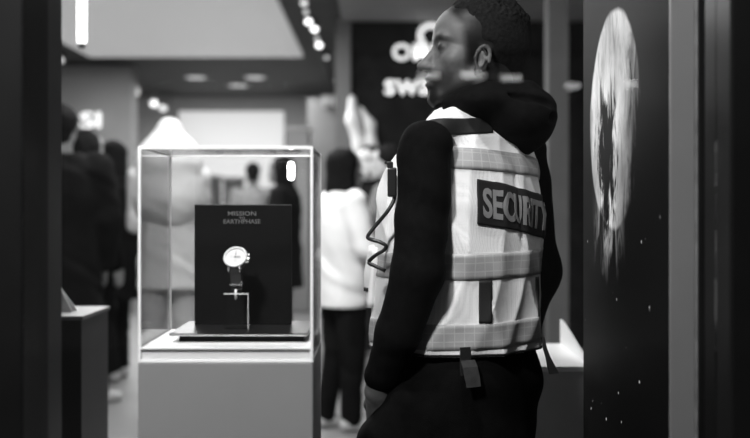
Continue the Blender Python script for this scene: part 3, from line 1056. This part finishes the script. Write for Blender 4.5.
def face_tone(o, R, s, skin, lip=.72, beard=None, fade=None):
    def g(V):
        q = ((V - np.array(o)) @ np.array(R)) / s
        t = np.full(len(V), skin)
        inh = np.linalg.norm(q, axis=1) < .2
        lipm = np.exp(-((q[:, 0] / .022) ** 4 + ((q[:, 2] + .067) / .012) ** 4)) * (q[:, 1] > .088)
        t *= 1 - (1 - lip) * lipm * inh
        for sg_ in (-1, 1):
            bm_ = np.exp(-(((q[:, 0] - sg_ * .034) / .023) ** 4 + ((q[:, 2] - .021 + (np.abs(q[:, 0]) - .03) ** 2 * 9) / .0068) ** 4)) * (q[:, 1] > .045)
            t = t * (1 - .86 * bm_)
            em = np.exp(-(((q[:, 0] - sg_ * .033) / .016) ** 4 + ((q[:, 2] - .002) / .0068) ** 4)) * (q[:, 1] > .065)
            t = t * (1 - .85 * em)
        if beard is not None: t = t * (1 - (1 - beard(q)) * inh)
        if fade is not None: t = t * (1 - (1 - fade(q)) * inh)
        return t
    return g


def ssm(x, a, b):
    t = np.clip((x - a) / (b - a), 0, 1)
    return t * t * (3 - 2 * t)


def person(name, label, loc, rz, H, top, legs, top_cut=.86, hair='short', skin=SKIN_T, arms=None, h=.0085, group=None, stride=.05, top_v=None, hood=False, puff=0.0, shoes=.03, head_yaw=0.0):
    s = H / 1.76
    t = thing(name, label, 'person', loc, rz, group)
    Rz = yaw(head_yaw)
    ho = np.array((0, .035, 1.645)) * s
    SH = lambda q: np.array((q * .185, -.005, 1.425)) * s
    default = {q: (SH(q), np.array((q * .235, -.02, 1.15)) * s, np.array((q * .235, .06, .90)) * s) for q in (-1, 1)}
    if arms:
        for q in arms: default[q] = (SH(q), np.array(arms[q][0]) * s, np.array(arms[q][1]) * s)
    f = Field()
    f.loft([(z * s, 0, cy * s, a * s, b * s) for z, cy, a, b in ((.84, 0, .15, .10), (.95, 0, .155, .105), (1.10, 0, .135, .095), (1.28, 0, .15, .105), (1.40, -.005, .155, .09), (1.47, -.005, .09, .06))], .02)
    f.cone((0, -.01 * s, 1.44 * s), tuple(ho + np.array((0, -.02, -.06)) * s), .058 * s, .055 * s, .03)
    head(f, ho, Rz, s, False)
    hips = {q: (np.array((q * .09, 0, .90)) * s, np.array((q * .095, .02 + q * stride * .4, .49)) * s, np.array((q * .10, -.02 + q * stride, .08)) * s) for q in (-1, 1)}
    for q in (-1, 1):
        a = default[q]
        f.path(a, [.046 * s, .038 * s, .026 * s], .02)
        d = a[2] - a[1]; d = d / np.linalg.norm(d)
        hand(f, a[2], d, (q * 1.0, 0, .05) if abs(d[2]) > .6 else (q * .5, 0, .8), (0, 1, 0) if abs(d[2]) > .6 else (-q, 0, .3), .55, s)
        b = hips[q]
        f.path(b, [.082 * s, .055 * s, .036 * s], .03)
        f.path([b[2] + np.array((0, -.03, -.045)) * s, b[2] + np.array((q * .012, .13, -.055)) * s], [.03 * s, .024 * s], .02)
    lo = np.array((-.75, -.75, -.02)) * s; hi = np.array((.75, .75, 1.85)) * s
    solid('body', f, lo, hi, h, M['skin'], t, False, face_tone(ho, Rz, s, skin))
    # trousers
    f = Field()
    f.loft([(z * s, 0, 0, a * s, b * s) for z, a, b in ((.80, .165, .115), (.92, .172, .122), (1.02, .16, .115))], .03)
    for q in (-1, 1):
        b = hips[q]
        f.path([b[0], b[1], b[2] + np.array((0, 0, .01))], [.100 * s, .076 * s, .066 * s], .02)
    f.add(folds(.006, 24, 1.0))
    solid('trousers', f, lo, hi, h, legs, t, False)
    # top with sleeves
    f = Field()
    p_ = puff
    cut = top_cut * s
    secs = [(z, cy, a + p_, b + p_) for z, cy, a, b in ((.60, 0, .205, .155), (.86, 0, .185, .14), (1.10, 0, .168, .128), (1.28, 0, .182, .138), (1.40, -.005, .185, .12), (1.47, -.008, .115, .085), (1.505, -.005, .078, .07))]
    f.loft([(z * s, 0, cy * s, a * s, b * s) for z, cy, a, b in secs], .02)
    for q in (-1, 1):
        a = default[q]
        f.path([a[0], a[1], a[1] + (a[2] - a[1]) * .93], [(.072 + p_) * s, (.058 + p_) * s, (.046 + p_ * .6) * s], .03)
    if hood:
        f.ell((0, -.01 * s, 1.50 * s), (.17 * s, .13 * s, .16 * s), .08)
    f.add(folds(.008, 20, 2.0))
    f.plane((0, 0, cut), (0, 0, -1))
    solid('jacket' if top_v is None else top_v, f, lo, hi, h, top, t, False)
    # hair
    f = Field(); f.frame(ho, Rz)
    A = lambda *p: tuple(np.array(p) * s)
    if hair == 'hood':
        f.ell(A(0, -.012, .010), A(.086, .112, .115), .02)
        f.cone(A(0, -.03, .06), A(0, -.035, -.14), .075 * s, .20 * s, .03)
        f.cone(A(0, -.035, -.14), A(0, -.035, -.34), .20 * s, .22 * s, .03)
        f.add(folds(.004, 24, .5))
        solid('head_cloth', f, lo, hi + np.array((0, 0, .1)), h, top, t, False)
    else:
        f.ell(A(0, -.022, .044), A(.086, .104, .088), .02)
        if hair in ('long', 'bob'):
            L_ = -.22 if hair == 'long' else -.10
            f.cone(A(0, -.040, .02), A(0, -.050, L_), .090 * s, .086 * s, .04)
            for q in (-1, 1):
                f.cone(A(q * .066, -.005, .02), A(q * .072, -.01, L_ * .9), .036 * s, .032 * s, .03)
        else:
            f.cone(A(0, -.055, .0), A(0, -.055, -.05), .055 * s, .045 * s, .03)
        f.ell(A(0, .085, -.045), A(.085, .085, .115), .01, 's')
        f.add(folds(.003, 70, .5))
        f.frame()
        solid('hair', f, lo, hi + np.array((0, 0, .1)), h, M['hair'], t, False)
    # shoes
    for q in (-1, 1):
        b = hips[q][2]
        f = Field()
        f.path([b + np.array((0, -.035, -.035)) * s, b + np.array((q * .006, .05, -.04)) * s, b + np.array((q * .014, .15, -.048)) * s], [.043 * s, .042 * s, .036 * s], .03)
        f.cone(b + np.array((0, -.01, .03)) * s, b + np.array((0, -.01, -.02)) * s, .046 * s, .043 * s, .03)
        f.plane((0, 0, .002), (0, 0, -1))
        c = np.array(b)
        solid('shoe', f, c - .25, c + .25, h * .9, mat('shoe_leather', shoes, .5), t, False)
    return t


# ------------------------------------------------------------------ the guard
G = np.array((0.212, 2.330, 0.0))
TH = math.radians(45)
RT = yaw(TH)                       # torso: right, forward, up
HY = math.radians(97)
PT = math.radians(5)
RH = yaw(HY) @ np.array([[1, 0, 0], [0, math.cos(PT), -math.sin(PT)], [0, math.sin(PT), math.cos(PT)]])
HS = 1.06
HO = np.array((0.230, 2.325, 1.640))
def TW(x, y, z): return G + RT @ np.array((x, y, z), float)
LS = np.array((.106, 2.168, 1.424)); LE = np.array((.090, 2.150, 1.165)); LW = np.array((.005, 2.190, .912))
RS = TW(.180, -.005, 1.425); RE = TW(.212, -.01, 1.15); RW_ = TW(.225, .06, .90)
HIP = {-1: (TW(-.095, .01, .90), TW(-.105, .02, .49), TW(-.115, -.02, .085)), 1: (TW(.075, .0, .90), TW(.085, .03, .49), TW(.105, .03, .085))}
guard = thing('person', 'guard in a white mesh safety vest over a black hoodie, back turned, face in profile', 'person', tuple(G))

f = Field()
f.frame(G, RT)
f.loft([(z, 0, cy, a, b) for z, cy, a, b in ((.84, 0, .15, .10), (.95, 0, .155, .105), (1.10, 0, .14, .10), (1.28, 0, .155, .105), (1.40, -.005, .16, .09), (1.47, -.005, .09, .06))], .02)
f.frame()
f.cone(TW(0, -.01, 1.43), HO + RH @ np.array((0, -.030, -.055)), .062, .058, .03)
head(f, HO, RH, HS, True)
f.path([LS, LE, LW], [.046, .040, .028], .02)
f.path([RS, RE, RW_], [.046, .040, .028], .02)
hd = np.array((.06, .35, -1.0))
hand(f, LW, hd, (-.75, -.66, -.1), (-.6, .7, 0), .35)
hand(f, RW_, RW_ - RE, tuple(RT @ np.array((1, 0, 0.05))), tuple(RT @ np.array((0, 1, 0))), .6)
for q in (-1, 1):
    b = HIP[q]
    f.path(b, [.082, .056, .038], .03)
    fw = RT @ np.array((q * .08, 1, 0))
    f.path([b[2] + fw * -.03 + (0, 0, -.05), b[2] + fw * .13 + (0, 0, -.06)], [.03, .024], .02)


def beard(q):
    x, y, z = q[:, 0], q[:, 1], q[:, 2]
    jaw = ssm(-z - .25 * np.clip(.075 - y, 0, .1), .034, .060) * ssm(y, .0, .025)
    mous = np.exp(-((x / .03) ** 4 + ((z + .0545) / .0075) ** 4)) * (y > .08)
    side = ssm(y, .010, .022) * (1 - ssm(y, .034, .048)) * ssm(-z, -.04, .0) * (np.abs(x) > .05)
    lipm = np.exp(-((x / .021) ** 4 + ((z + .0685) / .0095) ** 4)) * (y > .09)
    m = np.clip(np.maximum(np.maximum(jaw * .93, mous * .93), side * .6), 0, 1) * (1 - lipm)
    return 1 - m


def fade(q):
    x, y, z = q[:, 0], q[:, 1], q[:, 2]
    # clipped hair: behind a line from the forehead over the temple to the sideburn, round the ear, down to the nape
    yb = np.interp(z, (-.06, -.03, .0, .045, .085, .10), (.0, .034, .040, .054, .080, .095))
    cov = ssm(yb - y, -.012, .012)
    low = ssm(z, -.115, -.085) * (1 - (1 - ssm(z, -.060, -.03)) * ssm(y, .0, .014))
    ear = np.exp(-(((y - .008) / .019) ** 6 + ((z + .028) / .034) ** 6)) * (np.abs(x) > .071)
    m = cov * low * (1 - ear)
    return 1 - .95 * np.clip(m, 0, 1)


tone = face_tone(HO, RH, HS, SKIN_T * .42, .62, beard, fade)
body, V, Q = solid('body', f, (-.25, 1.9, -.01), (.62, 2.75, 1.82), .0032, M['skin'], guard, True, tone)

# hair: curls on top running thin into the clipped sides
f = Field(); f.frame(HO, RH)
f.ell((0, -.014 * HS, .036 * HS), (.0785 * HS, .0955 * HS, .0885 * HS), .02)
f.cone((0, -.060, .01), (0, -.066, -.050), .050, .036, .03)


def curls(Qp):
    q = (Qp - HO) @ RH
    u = ssm(q[:, 2], .045, .10)
    a = np.sin(q[:, 0] * 260 + 2.2 * np.sin(q[:, 2] * 190)) * np.sin(q[:, 1] * 250 + 2.0 * np.sin(q[:, 0] * 170)) * np.sin(q[:, 2] * 240 + 1.7 * np.sin(q[:, 1] * 210))
    b = np.sin(q[:, 0] * 90 + 1.3) * np.sin(q[:, 1] * 80) * np.sin(q[:, 2] * 85 + .6)
    front = ssm(q[:, 1] - np.interp(q[:, 2], (-.06, 0, .045, .085, .105), (-.03, .006, .034, .068, .090)), -.012, .012)
    ear = np.exp(-(((q[:, 1] - .010) / .026) ** 6 + ((q[:, 2] + .028) / .040) ** 6))
    return -(a * .004 + b * .004 + .006) * u + front * .03 + ear * .02 + (1 - ssm(q[:, 2], -.10, -.07)) * .03


f.add(curls)
f.frame()
solid('hair', f, HO - .18, HO + .18, .0028, M['hair'], guard)

# hoodie: collar and hood bunched at the back of the neck, sleeves, rib at the waist
f = Field(); f.frame(G, RT)
f.loft([(z, 0, cy, a, b) for z, cy, a, b in ((.90, .01, .160, .118), (1.10, .01, .155, .12), (1.28, 0, .150, .120), (1.40, -.005, .140, .10), (1.46, -.008, .110, .08), (1.50, -.005, .080, .07))], .02)
f.frame()
f.path([LS, LE, LE + (LW - LE) * .5, LE + (LW - LE) * .84], [.057, .054, .043, .041], .015)
f.path([RS, RE, RE + (RW_ - RE) * .93], [.064, .064, .046], .03)
f.cone(LE + (LW - LE) * .74, LE + (LW - LE) * .86, .043, .040, .006)
# collar ring
NC = np.array((.232, 2.318, 1.512))
ring = [NC + RT @ np.array((.076 * math.cos(a), .082 * math.sin(a) + .002, -.022 * math.sin(a) - .004)) for a in np.linspace(0, 2 * PI, 15)]
f.path(ring, [.024] * 15, .02)
f.ell(TW(.030, -.118, 1.500), (.080, .080, .062), .025, 'u', RT)
f.ell(TW(.072, -.085, 1.485), (.060, .070, .070), .03, 'u', RT)
f.ell(TW(-.035, -.080, 1.527), (.080, .062, .030), .03, 'u', RT)
f.path([TW(-.10, -.02, 1.525), TW(-.05, -.095, 1.550), TW(.03, -.135, 1.552), TW(.095, -.12, 1.540), TW(.13, -.05, 1.525)], [.012, .014, .016, .015, .012], .015)
f.path([TW(-.08, -.09, 1.535), TW(-.01, -.165, 1.530), TW(.06, -.205, 1.515), TW(.13, -.15, 1.50)], [.005, .007, .007, .006], .012, 's')
f.path([TW(-.02, -.13, 1.51), TW(.05, -.20, 1.49), TW(.11, -.175, 1.465)], [.005, .006, .005], .012, 's')
f.add(folds(.0045, 30, .7))
solid('hoodie', f, (-.12, 1.95, .86), (.62, 2.75, 1.62), .0042, M['cloth_black'], guard)

# trousers with the hand pocket bulging
f = Field(); f.frame(G, RT)
f.loft([(z, 0, cy, a, b) for z, cy, a, b in ((.78, .012, .160, .135), (.92, .012, .168, .140), (1.02, .01, .160, .130))], .03)
f.frame()
for q in (-1, 1):
    b = HIP[q]
    f.path([b[0], b[1], b[2] + np.array((0, 0, -.01))], [.112, .085, .075], .02)
f.cone((.010, 2.228, .800), (.028, 2.245, .745), .044, .060, .05)
f.cone((.085, 2.20, .86), (.06, 2.20, .80), .05, .06, .05)
f.cone((.056, 2.180, .900), (.022, 2.185, .825), .034, .042, .03)
f.add(folds(.006, 22, 3.1))
solid('trousers', f, (-.12, 1.95, .03), (.62, 2.75, 1.06), .006, M['cloth_trouser'], guard)
for q in (-1, 1):
    b = HIP[q][2]; fw = RT @ np.array((q * .08, 1, 0))
    f = Field()
    f.path([b + fw * -.035 + (0, 0, -.035), b + fw * .05 + (0, 0, -.04), b + fw * .15 + (0, 0, -.05)], [.046, .045, .038], .03)
    f.cone(b - (0, 0, .02), b + (0, 0, .05), .046, .05, .03)
    f.plane((0, 0, .002), (0, 0, -1))
    solid('shoe', f, b - .25, b + .25, .006, mat('guard_shoe', .012, .45), guard)

# the vest shell
f = Field(); f.frame(G, RT)
VS = ((.970, .040, .190, .178), (1.05, .040, .188, .178), (1.18, .036, .186, .176), (1.30, .030, .192, .168), (1.38, .020, .192, .148), (1.44, .006, .170, .112), (1.485, -.004, .118, .088), (1.512, -.004, .092, .078))
f.loft([(z, 0, cy, a, b) for z, cy, a, b in VS], .02, 'u', 2.25)
f.frame()
# shoulder yokes up over the sleeve tops
f.cone(TW(-.060, -.03, 1.490), TW(-.150, -.045, 1.466), .038, .030, .03)
f.cone(TW(.075, -.02, 1.490), TW(.165, -.010, 1.455), .036, .036, .03)


def vest_folds(Qp):
    q = (Qp - G) @ RT
    a = np.arctan2(q[:, 0], -q[:, 1])
    w = np.sin(q[:, 2] * 9 + 1.0) * .6
    low = 1 - ssm(q[:, 2], 1.30, 1.42)
    rg = lambda v, p: 1 - np.abs(np.sin(v)) ** p
    d1 = (rg(a * 3.4 + q[:, 2] * 8 + w, .7) - .3) * -.0095
    d2 = (rg(a * 6.0 - q[:, 2] * 13 + 2.4 * w, .7) - .3) * -.0060
    d3 = np.sin(q[:, 2] * 46 + a * 6 + 3 * w) * .0014
    spine = np.exp(-((a - .02) / .06) ** 2) * np.exp(-((q[:, 2] - 1.30) / .09) ** 4) * .004
    return (d1 + d2 + d3) * (.45 + .55 * low) + spine


f.add(vest_folds)
f.plane((0, 0, .985), (0, 0, -1))
vest, VV, VQ = solid('safety_vest', f, (-.2, 1.9, .94), (.62, 2.75, 1.56), .0042, M['vest'], guard)
VB = BVHTree.FromPolygons([Vector(v) for v in VV], [list(map(int, q)) for q in VQ])


def on_vest(phi, z, off, axis=.03):
    """point on the vest: phi is the angle round the body from the spine (positive to the guard's right), off its height over the cloth"""
    c = Vector(TW(0, axis, z))
    d = Vector(RT @ np.array((math.sin(phi), -math.cos(phi), 0)))
    hit = VB.ray_cast(c + d * .6, -d)
    if hit[0] is None: return c + d * .1
    return hit[0] + hit[1] * off


def vest_grid(name, uv, nu, nv, m, parent, off=.0016, thick=.0022, uvs=None):
    """a thin strip laid on the vest; uv(i, j) with i, j in 0..1 gives (phi, z)"""
    top = []; bot = []
    for j in range(nv + 1):
        for i in range(nu + 1):
            ph, z = uv(i / nu, j / nv)
            top.append(on_vest(ph, z, off)); bot.append(on_vest(ph, z, off - thick))
    n = len(top); W = nu + 1
    faces = []
    for j in range(nv):
        for i in range(nu):
            a = j * W + i
            faces.append((a, a + 1, a + 1 + W, a + W))
            faces.append((n + a, n + a + W, n + a + 1 + W, n + a + 1))
    rim = [i for i in range(nu)] + [j * W + nu for j in range(nv)] + [nv * W + i for i in range(nu, 0, -1)] + [j * W for j in range(nv, 0, -1)]
    for a, b in zip(rim, rim[1:] + rim[:1]):
        faces.append((b, a, n + a, n + b))
    me = bpy.data.meshes.new(name)
    me.from_pydata(top + bot, [], faces)
    uvl = me.uv_layers.new(name='UVMap')
    if uvs:
        for lp in me.loops:
            k = lp.vertex_index % n
            i, j = (k % W) / nu, (k // W) / nv
            uvl.data[lp.index].uv = uvs(i, j)
    return link_mesh(name, me, m, parent, True, True)


def band(zt_, zb, tilt=0.0, a0=-PI, a1=PI, n=120):
    hgt = zt_ - zb
    def uv(i, j):
        ph = a0 + (a1 - a0) * i
        return ph, zb + hgt * j + tilt * math.sin(ph)
    ln = (a1 - a0) * .18
    return vest_grid('reflective_band', uv, n, 6, M['tape'], vest, .0018, .0024, lambda i, j: (i * ln, j * hgt))


PX = lambda py, y: CAM_Z + (HORIZON - py) * y / FPX
band(1.205, 1.150, .004)
band(1.058, 1.004, .004)
band(1.417, 1.372, -.010, -1.18, 1.6, 90)
# black shoulder panels, hem binding, pocket slits, badge
vest_grid('shoulder_panel', lambda i, j: (-1.25 + .95 * i, 1.447 + .034 * j + .012 * i), 30, 8, M['trim_black'], vest, .0022, .003)
vest_grid('hem_binding', lambda i, j: (-PI + 2 * PI * i, .988 + .004 * j), 120, 1, M['trim_black'], vest, .0024, .003)
vest_grid('pocket_slit', lambda i, j: (-.64 + .15 * i, 1.057 + .09 * j), 8, 14, M['trim_black'], vest, .0028, .003)
vest_grid('pocket_slit', lambda i, j: (.40 + .07 * i, 1.057 + .09 * j), 4, 14, M['trim_black'], vest, .0028, .003)
BA0, BA1 = -.66, .72
BZT, BZB, BTILT = 1.346, 1.252, -.036


def badge_uv(i, j):
    return BA0 + (BA1 - BA0) * i, BZB + (BZT - BZB) * j + BTILT * (i - .35)


pouch = vest_grid('front_pocket', lambda i, j: (-2.62 + .46 * i, 1.075 + .135 * j), 14, 10, M['vest'], vest, .014, .015)
vest_grid('pocket_zip', lambda i, j: (-2.60 + .42 * i, 1.112 + .007 * j), 14, 1, M['trim_black'], pouch, .0165, .003)
badge = vest_grid('back_badge', badge_uv, 50, 20, M['patch'], vest, .0036, .004)
# SECURITY in raised letters, wrapped on the badge
me = text_mesh('SECURITY', 1.0, 0.0, .030, .98, 5)
bmt = bmesh.new(); bmt.from_mesh(me)
for _ in range(3):
    lo_ = [e for e in bmt.edges if e.calc_length() > .09]
    if not lo_: break
    bmesh.ops.subdivide_edges(bmt, edges=lo_, cuts=1)
    bmesh.ops.triangulate(bmt, faces=[p for p in bmt.faces if len(p.verts) > 3])
bmt.to_mesh(me); bmt.free()
mx_ = max(v.co.x for v in me.vertices); my_ = max(v.co.y for v in me.vertices)
pts_ = []
for v in me.vertices:
    i = .5 + v.co.x / mx_ * .455; j = .5 + v.co.y / my_ * .335
    pts_.append((i, j))
faces = [list(p.vertices) for p in me.polygons]
nv_ = len(pts_)
# the two-sided flat lettering of a font without depth: keep each face once
top = [on_vest(*badge_uv(i, j), .0050) for i, j in pts_]
me2 = bpy.data.meshes.new('lettering')
me2.from_pydata(top, [], faces)
lt = link_mesh('lettering', me2, M['letter'], badge, True, False)
so = lt.modifiers.new('depth', 'SOLIDIFY'); so.thickness = .001; so.offset = 0

# webbing loop with tag under the hem, and the dangling clip
def strap(name, pts, w, th, m, parent, side):
    mb = MB(); bm = mb.bm; rows = []
    side = Vector(side).normalized()
    for i, p in enumerate(pts):
        p = Vector(p); t_ = (Vector(pts[min(i + 1, len(pts) - 1)]) - Vector(pts[max(i - 1, 0)])).normalized()
        n_ = t_.cross(side).normalized() * th / 2
        ww = (w[i] if isinstance(w, (list, tuple)) else w) / 2
        rows.append([bm.verts.new(p - side * ww - n_), bm.verts.new(p + side * ww - n_), bm.verts.new(p + side * ww + n_), bm.verts.new(p - side * ww + n_)])
    for A, B_ in zip(rows, rows[1:]):
        for k in range(4): bm.faces.new((A[k], A[(k + 1) % 4], B_[(k + 1) % 4], B_[k]))
    bm.faces.new(rows[0]); bm.faces.new(rows[-1][::-1])
    return mb.build(name, m, parent, False)


def vpx(px, py, off=.004):
    """where the sight line through a point of the photo meets the vest"""
    d = (P(px, py, 1.0) - Vector((0, 0, CAM_Z))).normalized()
    h_ = VB.ray_cast(Vector((0, 0, CAM_Z)), d)
    return None if h_[0] is None else h_[0] + h_[1] * off
sd = Vector((.88, .47, 0))
a = on_vest(-.80, 1.008, .007); b = on_vest(-.80, .988, .008)
strap('hem_strap', [a, b, b + Vector((.002, -.002, -.022)), b + Vector((.005, -.001, -.034))], [.026, .026, .030, .034], .003, M['trim_black'], vest, sd)
strap('hem_tag', [b + Vector((.004, -.006, -.002)), b + Vector((.009, -.008, -.016)), b + Vector((.014, -.006, -.040)), b + Vector((.017, -.004, -.058))], [.034, .036, .036, .034], .0024, M['grey_tag'], vest, sd)
a = on_vest(.52, 1.0, .006)
strap('dangling_clip', [a + Vector((0, 0, .012)), a + Vector((.004, -.006, -.012)), a + Vector((.010, -.008, -.03)), a + Vector((.017, -.008, -.050)), a + Vector((.024, -.006, -.068))], [.007, .008, .010, .018, .024], .005, M['trim_black'], vest, sd)
a = on_vest(-.12, .978, .004)
MB().box(a - Vector((.007, .001, .005)), a + Vector((.007, .001, .004)), .0005).build('hem_label', M['white'], vest)

# radio microphone clipped to the front of the vest, with its cable
def rp(px, py, y): return P(px, py, y)
ry = 2.185
rad = thing('radio_microphone', 'black radio microphone clipped to the front of the white vest with a looping cable', 'radio', rp(394, 190, ry))
MB().box(rp(387.5, 197, ry - .014), rp(396.5, 168, ry + .012), .004).build('body', M['plastic_black'], rad)
MB().box(rp(387, 168, ry - .006), rp(393, 162, ry + .006), .002).box(rp(384.5, 164, ry - .004), rp(392, 161.5, ry + .004), .001).build('clip', M['plastic_black'], rad)
cb_ = [rp(*q) for q in ((394.5, 196, ry), (393, 202, ry - .004), (387, 212, ry - .006), (377, 224, ry), (369, 234, ry), (368, 238, ry), (373, 240, ry - .006), (381, 242.5, ry - .010), (386, 246, ry - .012), (384, 250, ry - .010), (376, 255, ry - .006), (370, 260, ry), (369, 263, ry), (375, 266, ry - .006), (388, 272, ry - .012))]
sm = []
for i in range(len(cb_) - 1):
    p0, p1, p2, p3 = cb_[max(i - 1, 0)], cb_[i], cb_[i + 1], cb_[min(i + 2, len(cb_) - 1)]
    for t_ in (0, .25, .5, .75):
        sm.append(.5 * (2 * p1 + (p2 - p0) * t_ + (2 * p0 - 5 * p1 + 4 * p2 - p3) * t_ ** 2 + (3 * p1 - p0 - 3 * p2 + p3) * t_ ** 3))
MB().tube(sm, .0042, 8).build('cable', M['plastic_black'], rad, True)

# ------------------------------------------------------------------ visitors
coat_black = mat('black_coat', .004, .85, spec=.06, var=.3, vscale=12)
coat_dark = mat('charcoal_coat', .008, .85, spec=.06, var=.3, vscale=12)
coat_white = mat('white_fleece', .82, .9, spec=.2, var=.04, vscale=30)
coat_grey = mat('grey_jacket', .14, .85, spec=.2, var=.1, vscale=20)
shirt_grey = mat('grey_shirt', .20, .9, spec=.2, var=.1, vscale=20)
tr_black = mat('black_visitor_trousers', .007, .85, spec=.06, var=.2, vscale=20)
tr_grey = mat('grey_visitor_trousers', .06, .85, spec=.2, var=.2, vscale=20)


def at(px, y): return ((px - 375) * y / FPX, y, 0)


person('person', 'long-haired woman in a white fleece and black trousers standing between the case and guard', at(341, 6.1), math.radians(-62), 1.63,
       coat_white, tr_black, .78, 'long', arms={1: ((.25, .05, 1.15), (.12, .30, 1.10)), -1: ((-.24, .08, 1.15), (-.10, .32, 1.08))}, puff=.012, shoes=.5, stride=.04, h=.008)
person('person', 'person in a dark jacket with a pale face, standing behind the woman in white', at(371, 8.0), math.radians(150), 1.76,
       coat_dark, tr_black, .85, 'short', skin=.62, arms={1: ((.28, .05, 1.18), (.12, .28, 1.12))}, h=.010)
person('person', 'person in a grey jacket half hidden behind the guard radio microphone', at(391, 7.2), math.radians(70), 1.72,
       coat_grey, tr_grey, .82, 'short', skin=.40, arms={-1: ((-.26, .08, 1.18), (-.16, .34, 1.05)), 1: ((.26, .08, 1.18), (.16, .34, 1.05))}, h=.010)
person('person', 'tall visitor in a black coat, head showing just below the lit partition letters', at(62, 6.0), math.radians(20), 1.88, coat_black, tr_black, .55, 'short', skin=.10, puff=.02, h=.010)
person('person', 'long-haired visitor in a black coat above the narrow dark plinth by the window frame', at(84, 6.9), math.radians(-35), 1.80, coat_black, tr_black, .50, 'long', skin=.26, puff=.025, h=.009, shoes=.5)
person('person', 'dark-haired visitor in a long charcoal coat beside the clear case', at(114, 7.85), math.radians(60), 1.79, coat_black, tr_black, .32, 'bob', skin=.16, puff=.05, h=.009, shoes=.35)
person('person', 'person under a white head cloth and white robe seen through the clear case', at(169, 6.6), math.radians(15), 1.84, mat('white_robe_cloth', .5, .9, spec=.1, var=.05, vscale=20), mat('pale_trousers', .4, .9), .75, 'hood', skin=.3, arms={1: ((.19, .04, 1.15), (.12, .25, 1.10)), -1: ((-.19, .04, 1.15), (-.12, .25, 1.10))}, puff=.0, h=.009)
person('person', 'short-haired man in a grey shirt before the bright screen, above the black board', at(253, 12.0), math.radians(10), 1.80, shirt_grey, tr_grey, .85, 'short', skin=.10, h=.012)
person('person', 'dark long-haired visitor in a black coat beside the glowing bar in the clear case', at(284, 9.2), math.radians(80), 1.74, coat_dark, tr_black, .6, 'long', skin=.2, puff=.015, h=.011)
